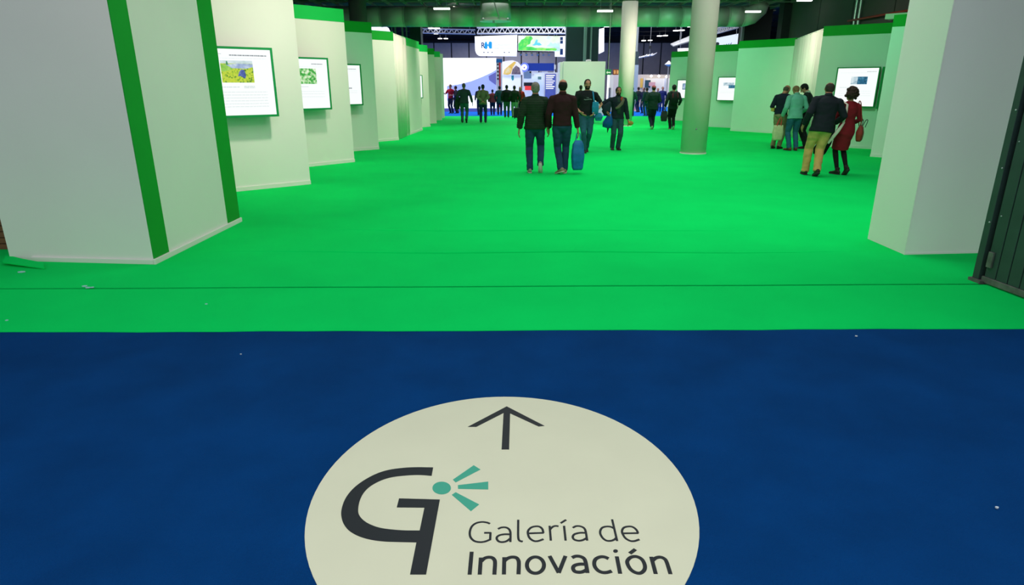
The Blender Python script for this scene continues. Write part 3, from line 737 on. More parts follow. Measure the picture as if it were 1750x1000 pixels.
# far hall lamps
LAMPS = [(737, 49), (747, 49), (745, 58), (756, 57.5), (752, 66.5), (762, 66.5), (1100, 70), (1111, 69.5), (1127, 62), (1137, 61.5), (1155, 53), (1165, 52.5), (1037, 46), (970, 50), (1180, 46)]
LB = ['left one of the top left pair of far strip lamps above the truss', 'right one of the top left pair of far strip lamps above the truss', 'left one of the middle pair of strip lamps above the grey far wall at left',
      'right one of the middle pair of strip lamps above the grey far wall at left', 'left one of the lowest pair of strip lamps above the grey far wall at left', 'right one of the lowest pair of strip lamps above the grey far wall at left',
      'left one of the strip lamp pair right of the smaller round column', 'right one of the strip lamp pair right of the smaller round column', 'left one of the higher strip lamp pair between the two round columns',
      'right one of the higher strip lamp pair between the two round columns', 'left strip lamp close below the duct beside the near round column', 'right strip lamp close below the duct beside the near round column',
      'strip lamp just left of the smaller round column below the duct', 'strip lamp just left of the dark pier over the kiosk', 'strip lamp hidden close to the near round column under the duct']
for k, (px, py) in enumerate(LAMPS):
    Yl = {0: 56}.get(k, 60 + (py - 49) * .8)
    c = AY(px, py, Yl); zl = c.z
    t = thing('hall_lamp_fitting', LB[k], 'lamp', (c.x, Yl, zl), 'strip lamps of the far hall')
    hw = .21
    MB().box(c.x - hw, c.x + hw, Yl - .2, Yl + .2, zl, zl + .06).build('diffuser', M_LAMP, t)
    MB().tube((c.x, Yl, zl + .06), (c.x, Yl, 7.3), .012, 6).build('hanger', M_METAL, t)
for k, (y_, z_) in enumerate(((58, 6.9), (64, 6.9), (70, 6.9), (76, 6.9))):
    tag(MB().box(-40, 40, y_, y_ + .25, z_, z_ + .35).build('roof_beam', M_DARK), 'dark steel roof beam of the far hall', 'beam', 'roof beams of the far hall')
# window-like lit patch at far left
Y = 48
t = thing('hanging_banner', 'bright white hanging sheet above the fourth left panel', 'banner', AY(652, 57, Y))
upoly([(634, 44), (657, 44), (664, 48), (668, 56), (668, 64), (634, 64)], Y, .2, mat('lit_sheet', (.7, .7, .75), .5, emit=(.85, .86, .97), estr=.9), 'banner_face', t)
# narrow banner strip right of pier
Y = 58
t = thing('hanging_banner', 'pale hanging banner sliver right of the dark service pier', 'banner', AY(1028, 90, Y))
upoly([(1023, 50), (1032, 48), (1032, 88), (1024, 92), (1023, 92)], Y, .2, M_BAN, 'banner_face', t)
# grey tower beside the smaller column
Y = 46
a = AY(1077.5, 120, Y); b = AY(1091, 120, Y)
t = thing('lattice_tower', 'slim pale grey booth tower with a dark band, behind the people', 'tower', ((a.x + b.x) / 2, Y, 0))
M_TOW = mat('pale_blue_tower', (.42, .52, .60), .5)
MB().box(a.x, b.x, Y, Y + .5, 0, AY(1084, 111, Y).z).build('lower_shaft', M_TOW, t)
a2, b2 = AY(1081, 100, Y), AY(1091.5, 100, Y)
MB().box(a2.x, b2.x, Y + .02, Y + .48, AY(1084, 111, Y).z, AY(1084, 88, Y).z).build('dark_band', mat('tower_dark', (.05, .08, .09), .6), t)
a3, b3 = AY(1082.5, 60, Y), AY(1091.5, 60, Y)
MB().box(a3.x, b3.x, Y + .05, Y + .45, AY(1084, 88, Y).z, 7.3).build('upper_shaft', mat('tower_grey', (.38, .42, .44), .5), t)
# hanging white sculpture
Y = 50
t = thing('hanging_sculpture', 'white feathery hanging ornament right of the grey tower', 'ornament', AY(1106, 97, Y))
c = AY(1103, 97, Y); rg = random.Random(3)
for k in range(12):
    x0 = c.x - .55 + k * .1; MB().loft([(x0, Y, c.z - .10 + .018 * k), (x0 + rg.uniform(.15, .32), Y + rg.uniform(-.2, .2), c.z + rg.uniform(-.02, .14) + .014 * k)], [.05, .012], 8).build('plume', M_WHITE, t)
MB().tube((c.x + .3, Y, c.z + .1), (c.x + .3, Y, 7.3), .012, 6).build('cord', M_METAL, t)
MB().box(c.x + .22, c.x + .38, Y - .05, Y + .05, c.z + .55, c.z + .75).build('hook_block', M_DARK, t)
# white awnings right
Y = 52
t = thing('hanging_banner', 'plain white hanging panel left of the near column', 'banner', AY(1170, 101, Y))
upoly([(1158, 83), (1184, 82), (1184, 103), (1158, 103)], Y, .2, M_LBOOTH, 'banner_face', t)
t = thing('awning', 'sloping white awning left of the near column', 'awning', AY(1165, 80, Y - 2))
a, b = AY(1151, 80, Y - 2), AY(1186, 70, Y - 2)
MB().add([(a.x, Y - 2, a.z), (b.x, Y - 2, b.z), (b.x, Y - 1, b.z + .35), (a.x, Y - 1, a.z + .2), (a.x, Y - 2, a.z + .07), (b.x, Y - 2, b.z + .1), (b.x, Y - 1, b.z + .45), (a.x, Y - 1, a.z + .27)],
         [(0, 1, 2, 3), (4, 5, 6, 7), (0, 1, 5, 4), (1, 2, 6, 5), (2, 3, 7, 6), (3, 0, 4, 7)]).build('canopy', M_METAL, t)
q = AY(1163, 72, Y - 2); MB().tube((q.x, Y - 1.8, q.z), (q.x, Y - 1.8, 7.3), .02, 6).build('hanger', M_METAL, t)
t = thing('awning', 'small white pointed awning at the left edge of the far right panel', 'awning', AY(1143, 107, 45))
q = AY(1143, 107, 45); MB().loft([(q.x, 45, q.z - .12), (q.x, 45, q.z + .12)], [.28, .02], 8).build('canopy', M_WHITE, t)
MB().tube((q.x, 45, 0), (q.x, 45, q.z), .03, 8).build('post', M_METAL, t)
# screen right of the near column
Y = 41
t = thing('hanging_banner', 'pale blue hanging banner with faint script right of the near column', 'banner', AY(1240, 88, Y))
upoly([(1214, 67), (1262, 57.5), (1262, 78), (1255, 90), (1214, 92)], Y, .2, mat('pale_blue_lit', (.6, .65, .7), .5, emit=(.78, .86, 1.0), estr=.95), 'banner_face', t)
for k in range(5):
    q = AY(1232 + k * 4.2, 80 - k, Y - .22); MB().loft([(q.x - .07, Y - .215, q.z - .08), (q.x + .05, Y - .215, q.z + .1)], [.03, .02], 6).build('script_mark', mat('script_blue', (.3, .45, .7), .5), t)
q = AY(1226, 75, Y - .22); MB().ball((q.x, Y - .21, q.z), (.12, .01, .1), 10, 6).build('logo_mark', M_GREY, t)
# exit sign on the smaller column
t = thing('exit_sign', 'green exit sign next to the smaller round column', 'sign', AY(1040, 127, 27.9))
a, b = AY(1034.5, 128, 27.9), AY(1044.5, 118.5, 27.9)
MB().box(a.x, b.x, 27.9, 27.95, a.z, b.z).build('sign_plate', mat('exit_green', (.01, .16, .05), .5, emit=(.01, .2, .06), estr=.3), t)
upoly([(1036, 124), (1038.5, 121), (1038.5, 123), (1043.5, 123), (1043.5, 125), (1038.5, 125), (1038.5, 127)], 27.9, .01, M_WHITE, 'arrow', t)
MB().tube(((a.x + b.x) / 2, 27.93, b.z), ((a.x + b.x) / 2, 27.93, CZ), .01, 6).build('hanger', M_METAL, t)
t = thing('fire_sign', 'small red brown safety sign on the smaller round column', 'sign', AY(1052, 127, 28.2))
a, b = AY(1047.5, 128, 28.2), AY(1057, 118.5, 28.2)
MB().box(a.x, b.x, 28.2, 28.27, a.z, b.z).build('sign_plate', mat('sign_red', (.25, .05, .02), .5), t)
for k in (0, 1): MB().box(a.x + .03 + k * .12, a.x + .11 + k * .12, 28.19, 28.2, a.z + .04, b.z - .04).build('pictogram', mat('sign_orange', (.7, .3, .15), .5), t)
# beige booths at far right
Y = 54
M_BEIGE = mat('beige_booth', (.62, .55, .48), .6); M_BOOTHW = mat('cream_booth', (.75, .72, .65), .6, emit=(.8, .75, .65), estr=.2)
a, b = AY(1036, 190, Y), AY(1150, 127.5, Y)
t = thing('booth', 'beige booth wall behind the grey tower', 'booth', ((a.x + b.x) / 2, Y, 0))
MB().box(a.x, b.x, Y, Y + .2, 0, b.z).build('back_wall', M_BEIGE, t)
flat_box('white_bay', 1101, 1147, 134, 190, Y - .3, .25, M_BOOTHW, t)
flat_box('yellow_poster', 1094, 1099, 134, 150, Y - .1, .08, mat('amber', (.8, .5, .1), .5), t)
flat_box('dark_screen', 1102, 1112, 137, 150, Y - .5, .15, mat('dark_teal', (.03, .08, .1), .5), t)
flat_box('pink_sign', 1109, 1120, 140.5, 147, Y - .6, .08, mat('pink_sign', (.75, .4, .4), .5), t)
flat_box('white_post', 1099, 1101, 133, 190, Y - .4, .2, M_WHITE, t)
flat_box('white_post', 1135, 1136, 133, 190, Y - .4, .2, M_WHITE, t)
for px, py in ((1126, 130), (1113, 130), (1139, 131)):
    q = AY(px, py, Y - .8); MB().ball(q, .09, 10, 6).build('spot', M_LAMP, t)
Y = 44
a, b = AY(1036, 190, Y), AY(1049, 128, Y)
t = thing('booth', 'white booth edge with a blurry black and white print beside the kiosk', 'booth', ((a.x + b.x) / 2, Y, 0))
MB().box(a.x, a.x + .12, Y, Y + .2, 0, b.z).build('white_edge', M_LBOOTH, t); MB().box(a.x + .12, b.x, Y + .02, Y + .2, 0, b.z).build('back_wall', M_BOOTHW, t)
flat_box('print', 1039, 1044, 150, 178, Y - .02, .03, mat('bw_print', (.2, .2, .2), .5, vary=.8, vscale=9), t)
t = thing('flag_banner', 'blue and white curved flag banner left of the grey tower', 'banner', AY(1070, 196, 42))
upoly([(1065, 195), (1065, 155), (1067, 143), (1071, 137), (1074, 138), (1073, 150), (1074, 195)], 42, .04, mat('flag_blue', (.01, .07, .42), .5), 'flag', t)
upoly([(1068, 190), (1069, 160), (1071, 152), (1072, 190)], 41.96, .02, M_WHITE, 'white_stripe', t)
upoly([(1067, 152), (1069, 142), (1073, 139), (1072, 152)], 41.96, .02, M_GREY, 'picture', t)
t = thing('cone_stand', 'small pink and white cone stand on the far blue carpet', 'stand', G(1088, 190))
q = G(1088, 190); MB().loft([(q.x, q.y, 0), (q.x, q.y, 1.0)], [.2, .06], 12, cap=0).build('cone', mat('pink_cone', (.6, .3, .4), .5), t)
MB().box(q.x - .24, q.x + .24, q.y - .24, q.y + .24, 0, .04).build('base', M_WHITE, t)

for o in [o for o in col.objects if o.name.startswith(('hanging_banner', 'hanging_screen', 'stage_rig'))]:
    vs = [c.matrix_basis @ v.co + o.location for c in o.children for v in c.data.vertices]
    x0, x1 = min(v.x for v in vs), max(v.x for v in vs); zt = max(v.z for v in vs); yc = sum(v.y for v in vs) / len(vs)
    for q in (.15, .85):
        x = x0 + (x1 - x0) * q; MB().tube((x, yc, zt - .12), (x, yc, 7.3), .012, 6).build('wire', M_METAL, o)
# ================================================================== FLOOR STICKER
sx, sy, sa, sb = -.0396, 2.3845, .8227, .9002
st = thing('floor_sticker', 'large round cream floor sticker with arrow and lettering on blue carpet', 'sticker', (sx, sy, 0))
M_STK = mat('cream_vinyl', (.72, .73, .53), .55, vary=.03, vscale=2.5, bump=.12, bscale=5)
MB().prism([(sx + sa * math.cos(2 * PI * k / 96), sy + sb * math.sin(2 * PI * k / 96)) for k in range(96)], 0.0, .003).build('disc', M_STK, st)
M_PRINT = mat('charcoal_print', (.016, .020, .024), .55); M_TEAL = mat('teal_print', (.055, .40, .27), .55)


def flatpoly(pix, m, name, smooth=None):
    g = [G(px, py) for px, py in pix]
    bm = bmesh.new(); vs = [bm.verts.new((p.x - sx, p.y - sy, .0042)) for p in g]; f = bm.faces.new(vs)
    r = bmesh.ops.extrude_face_region(bm, geom=[f])
    for v in [e for e in r['geom'] if isinstance(e, bmesh.types.BMVert)]: v.co.z = .0031
    bmesh.ops.triangulate(bm, faces=[f for f in bm.faces if len(f.verts) > 4]); bmesh.ops.recalc_face_normals(bm, faces=bm.faces)
    me = bpy.data.meshes.new(name); bm.to_mesh(me); bm.free(); me.materials.append(m)
    o = bpy.data.objects.new(name, me); col.objects.link(o); o.parent = st; return o


def strokes(lines, wd, name, m):
    """letter from ground-space pen strokes; each line: pixel points, smooth flag, closed flag"""
    mb = MB()
    for li, (pts, smooth, closed) in enumerate(lines):
        g = [G(*p) for p in pts]
        if smooth: g = catmull(g, 6, closed)
        n = len(g); L_, R_ = [], []
        for i in range(n):
            if closed: t = g[(i + 1) % n] - g[i - 1]
            else: t = g[min(i + 1, n - 1)] - g[max(i - 1, 0)]
            t.normalize(); nn = Vector((-t.y, t.x, 0))
            if not smooth and not closed and 0 < i < n - 1:
                t1 = (g[i] - g[i - 1]).normalized(); n1 = Vector((-t1.y, t1.x, 0)); k = 1 / max(.35, nn.dot(n1))
            else: k = 1
            L_.append(g[i] + nn * wd / 2 * k); R_.append(g[i] - nn * wd / 2 * k)
        m_ = n if closed else n - 1
        zt = .0042 + .00012 * (li % 3)
        vs = [(p.x, p.y, zt) for p in L_ + R_] + [(p.x, p.y, .0031) for p in L_ + R_]
        fs = []
        for i in range(m_):
            j = (i + 1) % n
            fs += [(i, j, n + j, n + i), (2 * n + i, 3 * n + i, 3 * n + j, 2 * n + j), (i, 2 * n + i, 2 * n + j, j), (n + i, n + j, 3 * n + j, 3 * n + i)]
        if not closed: fs += [(0, n, 3 * n, 2 * n), (n - 1, 3 * n - 1, 4 * n - 1, 2 * n - 1)]
        mb.add(vs, fs)
    return mb.build(name, m, st)


def T(o, s, pts): return [(o[0] + x / s, o[1] + y / s) for x, y in pts]
cA = ((780, 880), 8.331); cB = ((920, 880), 8.336); cC = ((1030, 880), 8.336)
LT, BD = .0092, .0150
def glyph(c, parts, wd, name='letter'): strokes([(T(c[0], c[1], p), s, cl) for p, s, cl in parts], wd, name, M_PRINT)
glyph(cA, [([(478, 137), (430, 120), (360, 113), (285, 128), (225, 170), (195, 235), (192, 300), (215, 350), (265, 388), (340, 400), (410, 391), (483, 362)], True, False), ([(480, 372), (485, 262)], False, False), ([(492, 268), (395, 268)], False, False)], LT)
glyph(cA, [([(592, 212), (640, 192), (700, 190), (745, 212), (766, 250), (770, 300), (768, 398)], True, False), ([(766, 290), (690, 288), (620, 300), (580, 325), (575, 355), (600, 388), (650, 400), (710, 388), (762, 352)], True, False)], LT)
glyph(cA, [([(880, 82), (879, 200), (880, 330), (898, 378), (945, 393)], True, False)], LT)
glyph(cA, [([(1028, 275), (1243, 268)], False, False), ([(1238, 268), (1222, 212), (1180, 180), (1120, 176), (1060, 195), (1020, 240), (1020, 290), (1045, 345), (1100, 382), (1160, 385), (1240, 358)], True, False)], LT)
glyph(cB, [([(160, 168), (178, 378)], False, False), ([(168, 218), (200, 185), (240, 170), (288, 174)], True, False)], LT)
glyph(cB, [([(366, 168), (388, 378)], False, False), ([(318, 130), (395, 82)], False, False)], LT)
glyph(cB, [([(490, 195), (540, 172), (600, 175), (650, 200), (674, 250), (695, 378)], True, False), ([(668, 268), (590, 268), (515, 288), (490, 325), (510, 362), (570, 380), (630, 372), (682, 345)], True, False)], LT)
glyph(cB, [([(1050, 76), (1122, 384)], False, False), ([(1078, 205), (1030, 182), (970, 178), (910, 195), (882, 240), (885, 290), (920, 345), (970, 378), (1030, 382), (1080, 365), (1108, 340)], True, False)], LT)
glyph(cC, [([(290, 275), (508, 272)], False, False), ([(503, 270), (475, 220), (420, 182), (355, 178), (300, 195), (274, 240), (287, 290), (325, 345), (390, 382), (450, 385), (522, 362)], True, False)], LT)
glyph(cA, [([(218, 538), (188, 863)], False, False)], BD)
glyph(cA, [([(348, 622), (332, 862)], False, False), ([(355, 672), (400, 632), (450, 617), (500, 620), (535, 645), (550, 695), (540, 862)], True, False)], BD)
glyph(cA, [([(682, 616), (676, 860)], False, False), ([(688, 665), (730, 632), (790, 614), (850, 622), (880, 655), (889, 705), (884, 858)], True, False)], BD)
glyph(cA, [([(1125 + 121 * math.cos(k * PI / 8), 728 + 116 * math.sin(k * PI / 8)) for k in range(16)], True, True)], BD)
glyph(cB, [([(160, 598), (290, 838)], False, False), ([(290, 838), (386, 598)], False, False)], BD)
glyph(cB, [([(480, 622), (530, 602), (590, 604), (648, 632), (674, 690), (700, 840)], True, False), ([(670, 716), (590, 715), (515, 735), (494, 775), (520, 818), (585, 830), (640, 820), (695, 790)], True, False)], BD)
glyph(cB, [([(1000, 636), (940, 612), (880, 612), (820, 640), (796, 690), (805, 750), (850, 805), (915, 833), (980, 832), (1045, 813)], True, False)], BD)
glyph(cC, [([(200, 605), (248, 850)], False, False)], BD); 
flatpoly(T(*cC, [(182 + 34 * math.cos(k * PI / 8), 528 + 24 * math.sin(k * PI / 8)) for k in range(16)]), M_PRINT, 'letter_dot')
glyph(cC, [([(348, 690), (375, 635), (430, 607), (500, 612), (565, 655), (600, 735), (590, 800), (535, 842), (460, 832), (390, 780)], True, True), ([(385, 562), (465, 503)], False, False)], BD)
glyph(cC, [([(690, 610), (755, 854)], False, False), ([(712, 662), (755, 627), (820, 615), (880, 640), (912, 690), (965, 856)], True, False)], BD)
oD = ((560, 780), 4.547)
outer = catmull([Vector((x, y, 0)) for x, y in [(820, 92), (700, 90), (590, 95), (470, 112), (370, 145), (270, 200), (190, 265), (135, 340), (108, 420), (108, 480), (130, 540), (175, 590), (250, 630), (340, 655), (440, 668), (550, 672), (690, 675)]], 4)
inner = catmull([Vector((x, y, 0)) for x, y in [(715, 583), (600, 582), (500, 575), (400, 560), (320, 530), (270, 495), (242, 455), (238, 410), (250, 350), (280, 290), (330, 240), (400, 200), (480, 172), (580, 157), (700, 150), (808, 157)]], 4)
flatpoly(T(*oD, [(p.x, p.y) for p in outer] + [(640, 925), (765, 925), (872, 342), (555, 333), (537, 403), (752, 405)] + [(p.x, p.y) for p in inner]), M_PRINT, 'emblem')
flatpoly(T(*oD, [(886 + 72 * math.cos(k * PI / 14), 252 + 49 * math.sin(k * PI / 14)) for k in range(28)]), M_TEAL, 'emblem_dot')
for q in ([(973, 187), (1135, 75), (1187, 108), (995, 208)], [(1012, 230), (1248, 202), (1248, 263), (1013, 258)], [(965, 305), (995, 285), (1177, 380), (1113, 432)]):
    flatpoly(T(*oD, q), M_TEAL, 'emblem_ray')
flatpoly(T((780, 660), 2.942, [(253, 105), (443, 203), (413, 206), (270, 140), (265, 322), (227, 322), (237, 138), (100, 208), (57, 208)]), M_PRINT, 'arrow')

# ================================================================== PEOPLE
def skin_mat(k): return mat('skin_' + k, {'fair': (.62, .27, .18), 'tan': (.50, .20, .12), 'brown': (.22, .11, .07)}[k], .55, spec=.35)
def cloth(name, c, rough=.85, vary=.12, vscale=7): return mat(name, c, rough, vary=vary, vscale=vscale, bump=.25, bscale=120)


def remesh(mb, voxel, iters=3, disp=None):
    me = bpy.data.meshes.new('tmp'); me.from_pydata([tuple(v) for v in mb.v], [], mb.f); me.update()
    bm = bmesh.new(); bm.from_mesh(me); bmesh.ops.recalc_face_normals(bm, faces=bm.faces); bm.to_mesh(me); bm.free()
    o = bpy.data.objects.new('tmp', me); col.objects.link(o)
    r = o.modifiers.new('r', 'REMESH'); r.mode = 'VOXEL'; r.voxel_size = voxel; r.adaptivity = 0.0
    if iters:
        s = o.modifiers.new('s', 'SMOOTH'); s.factor = .5; s.iterations = iters
    dg = bpy.context.evaluated_depsgraph_get()
    m2 = bpy.data.meshes.new_from_object(o.evaluated_get(dg))
    bpy.data.objects.remove(o); bpy.data.meshes.remove(me)
    n = len(m2.vertices); co = np.empty(n * 3); m2.vertices.foreach_get('co', co); co = co.reshape(-1, 3)
    if disp is not None and n:
        no = np.empty(n * 3); m2.vertex_normals.foreach_get('vector', no); no = no.reshape(-1, 3)
        co = co + no * disp(co)[:, None]
    fs = [tuple(p.vertices) for p in m2.polygons]
    bpy.data.meshes.remove(m2)
    return co, fs


def emit(name, parts, m, parent, scale, label=None):
    """parts: list of (verts, faces) in person space, joined as one mesh object"""
    V = []; Fc = []
    for v, f in parts:
        o = len(V); V += [(p[0] * scale, p[1] * scale, p[2] * scale) for p in v]; Fc += [tuple(i + o for i in q) for q in f]
    me = bpy.data.meshes.new(name); me.from_pydata(V, [], Fc); me.update()
    bm = bmesh.new(); bm.from_mesh(me); bmesh.ops.recalc_face_normals(bm, faces=bm.faces); bm.to_mesh(me); bm.free()
    me.polygons.foreach_set('use_smooth', [True] * len(me.polygons)); me.materials.append(m)
    o = bpy.data.objects.new(name, me); col.objects.link(o); o.parent = parent
    if label: o['label'] = label
    return o


def ik(a, t, l1, l2, pole):
    a, t = Vector(a), Vector(t); d = t - a; L = min(d.length, (l1 + l2) * .9995); u = d.normalized(); t = a + u * L
    x = (l1 * l1 - l2 * l2 + L * L) / (2 * L); h = math.sqrt(max(l1 * l1 - x * x, 0))
    p = Vector(pole); p = (p - u * p.dot(u))
    if p.length < 1e-6: p = Vector((0, 1, 0))
    return a + u * x + p.normalized() * h, t


def wrinkle(amp, sc, quilt=None):
    def f(co):
        out = np.empty(len(co))
        for i, (x, y, z) in enumerate(co):
            v = amp * noise.noise(Vector((x * sc, y * sc, z * sc * 1.6)))
            if quilt: v += quilt[0] * abs(math.sin(z * quilt[1]))
            out[i] = v
        return out
    return f


def person(label, foot_px, head_py, rz=0.0, group=None, fem=False, w=1.0, belly=0.0, feet=None, wrists=None, lean=0.0, side=0.0, head=(0, 0, 0), poles=None,
           skin='fair', hair=('short', (.03, .02, .015)), top=None, legs=None, shoes=(.03, .03, .03), sole=None, detail=2, face=False, beard=None, loc=None, hgt=None, hipz=None, curl=.5):
    """top = dict(color, len, sleeve, thick, quilt, collar, name); legs = dict(kind 'trousers'|'tights', color)"""
    g = loc or G(*foot_px)
    if hgt is None: hgt = AY(foot_px[0], head_py, g.y).z
    s = hgt / 1.735 / (1.0 if abs(lean) < .12 else math.cos(lean * .8) * .98)
    root = thing('person', label, 'person', (g.x, g.y, .003), group, rz)
    vox = {3: .011, 2: .013, 1: .02}[detail]
    feet = feet or {1: (.10, .03, 0, 0, -.1), -1: (-.10, .03, 0, 0, .1)}
    wrists = wrists or {}; poles = poles or {}
    HZ = hipz or .925
    hipc = Vector((0, 0, HZ))
    Rl = Matrix.Rotation(-lean, 3, 'X') @ Matrix.Rotation(side, 3, 'Y')
    def U(x, y, z): return hipc + Rl @ Vector((x, y, z - .925))          # upper-body space
    sw = (.165 if fem else .185) * (1 + (w - 1) * .6)
    hw = (.165 if fem else .155) * w
    # --- legs
    legj = {}
    for sd in (1, -1):
        fx, fy, lift, pit, yaw = feet[sd]
        R = Matrix.Rotation(yaw, 3, 'Z') @ Matrix.Rotation(-pit, 3, 'X')
        ball = Vector((fx, fy, .012 + lift))
        ank = ball + R @ Vector((0, -.115, .078))
        hip = hipc + Vector((sd * .088 * (w * .5 + .5), 0, -.02))
        kn, ank2 = ik(hip, ank, .435, .425, (sd * .1, 1, 0))
        legj[sd] = (hip, kn, ank2, R)
    body = MB()
    tw = w
    torso = [(.86, .10, .085), (.93, hw - .005, .105), (1.03, .148 * tw, .105), (1.14, .135 * tw, .10), (1.26, .15 * tw, .108), (1.34, .155 * tw, .105), (1.41, .115 * tw, .085), (1.47, .06, .06)]
    body.loft([U(0, 0, z) for z, a, b in torso], [(a, b) for z, a, b in torso], 20)
    hc = U(0, 0, 1.49) + Vector((0, .012, 0)) + Rl @ Vector((0, .01, .145))
    Rh = Rl @ Matrix.Rotation(head[0], 3, 'Z') @ Matrix.Rotation(-head[1], 3, 'X') @ Matrix.Rotation(head[2], 3, 'Y')
    hc = U(0, .0, 1.49) + Rh @ Vector((0, .02, .125))
    nk = (.052 if fem else .060)
    body.loft([U(0, -.005, 1.42), U(0, 0, 1.49), hc + Rh @ Vector((0, -.012, -.06))], [nk + .02, nk, nk], 14)
    armj = {}
    for sd in (1, -1):
        hip, kn, an, R = legj[sd]
        lw = .5 + w * .5
        body.loft([hip + Vector((0, 0, .03)), hip.lerp(kn, .3), hip.lerp(kn, .7), kn, kn.lerp(an, .3), kn.lerp(an, .7), an + Vector((0, 0, .0))],
                  [.082 * lw, .080 * lw, .062 * lw, .052, .052, .038, .034], 14)
        body.loft([an + R @ Vector((0, -.02, -.03)), an + R @ Vector((0, .06, -.045)), an + R @ Vector((0, .15, -.055))], [(.032, .03), (.036, .026), (.03, .015)], 10)
        sh = U(sd * sw, 0, 1.395)
        tgt = wrists.get(sd, (sd * (sw + .085), .05, .90))
        wp = Vector(tgt) if len(tgt) == 3 else Vector(tgt[:3])
        el, wr = ik(sh, wp, .295, .265, poles.get(sd, (sd * .35, -1, -.1)))
        armj[sd] = (sh, el, wr)
        body.loft([U(sd * .05, 0, 1.415), sh + Vector((0, 0, -.01)), sh.lerp(el, .3), el, el.lerp(wr, .35), wr], [.04, .046, .047, .038, .037, .026], 12)
        d = (wr - el).normalized()
        inw = Vector((-sd, 0.15, 0)); nrm = (inw - d * inw.dot(d)).normalized(); lat = d.cross(nrm).normalized()
        if lat.y < 0: lat = -lat
        palm = [(0, .026, .018), (.03, .032, .017), (.065, .041, .015), (.092, .040, .012)]
        body.loft([wr + d * t for t, a, b in palm], [(a, b) for t, a, b in palm], 12, ref=lat)
        armj[sd] = (sh, el, wr, d, nrm, lat)
    parts = [remesh(body, vox, 3)]
    # fingers: five separate bent chains rooted in the palm
    fin = MB()
    for sd in (1, -1):
        sh, el, wr, d, nrm, lat = armj[sd]
        for k, (off, L) in enumerate(((.030, .070), (.010, .079), (-.010, .074), (-.029, .060))):
            p = wr + d * .078 + lat * off; P_ = [p]; dd = d.copy(); cur = p
            for j, f in enumerate((.25, .42, .33, .25)):
                ang = curl * (.45 + .25 * j)
                dd = (d * math.cos(ang) + nrm * math.sin(ang)).normalized() if j else d
                cur = cur + dd * (L * f * 1.15); P_.append(cur)
            fin.loft(P_, [.0095, .0095, .0090, .0082, .0070], 6 if detail < 3 else 8, ref=lat)
        p = wr + d * .025 + lat * .026
        P_ = [p, p + d * .026 + lat * .022 + nrm * .008, p + d * .052 + lat * .026 + nrm * .018, p + d * .074 + lat * .022 + nrm * .026]
        fin.loft(P_, [.013, .0115, .0105, .008], 8, ref=nrm)
    parts.append((fin.v, fin.f))
    # head
    hd = MB()
    prof = [(-.112, .040, .020, .020), (-.100, .034, .042, .046), (-.07, .016, .056, .070), (-.035, .006, .066, .086), (0, .0, .073, .094), (.04, -.004, .076, .098), (.075, -.008, .069, .088), (.10, -.01, .048, .062), (.114, -.012, .018, .028)]
    H = lambda x, y, z: hc + Rh @ Vector((x, y, z))
    hd.loft([H(0, y, z) for z, y, a, b in prof], [(a, b) for z, y, a, b in prof], 20, ref=Rh @ Vector((1, 0, 0)))
    hd.loft([H(0, .088, .018), H(0, .100, -.008), H(0, .112, -.030), H(0, .098, -.040)], [.008, .010, .0145, .012], 8)
    hd.loft([H(-.045, .078, .022), H(-.02, .091, .026), H(.02, .091, .026), H(.045, .078, .022)], .0085, 8, ref=(0, 0, 1))
    hd.loft([H(-.022, .083, -.066), H(0, .090, -.064), H(.022, .083, -.066)], .0075, 8, ref=(0, 0, 1))
    for sd in (1, -1): hd.ball(H(sd * .077, -.008, -.008), (.009, .018, .030), 10, 8, rot=Rh)
    hd.loft([H(0, -.012, -.10), H(0, 0, -.05)], [.045, .05], 12)
    parts.append(remesh(hd, .0062 if detail >= 2 else .011, 2))
    emit('body', parts, skin_mat(skin), root, s)
    if face:
        e = MB(); q = MB(); b = MB(); mo = MB()
        for sd in (1, -1):
            e = MB().ball(H(sd * .031, .0775, .006), .0110, 10, 8); emit('eye', [(e.v, e.f)], mat('eye_white', (.42, .40, .38), .3), root, s)
            i_ = MB().ball(H(sd * .031, .0860, .006), .0050, 8, 6); emit('iris', [(i_.v, i_.f)], mat('iris_dark', (.02, .012, .01), .3), root, s)
            b = MB().loft([H(sd * .016, .096, .030), H(sd * .034, .092, .035), H(sd * .050, .079, .029)], [.0045, .005, .003], 6); emit('eyebrow', [(b.v, b.f)], mat('brow_dark', (.02, .014, .01), .8), root, s)
        mo = MB().loft([H(-.022, .088, -.064), H(0, .0965, -.066), H(.022, .088, -.064)], [.0035, .006, .0035], 8); emit('mouth', [(mo.v, mo.f)], mat('lip', (.35, .09, .08), .5), root, s)
    if beard:
        bb = MB()
        pr = [(-.114, .036, .026, .026), (-.10, .034, .048, .052), (-.075, .02, .061, .074), (-.05, .010, .066, .083)]
        bb.loft([H(0, y + .002, z) for z, y, a, b in pr], [(a, b) for z, y, a, b in pr], 16, ref=Rh @ Vector((1, 0, 0)), cap=.1)
        emit('beard', [remesh(bb, .009, 1)], mat('beard_hair', beard, .9), root, s)
    # hair
    kind, hcol = hair
    hm = mat('hair_%02d%02d%02d' % tuple(int(c * 99) for c in hcol), hcol, .75, vary=.35, vscale=40, bump=.5, bscale=90)
    hr = MB()
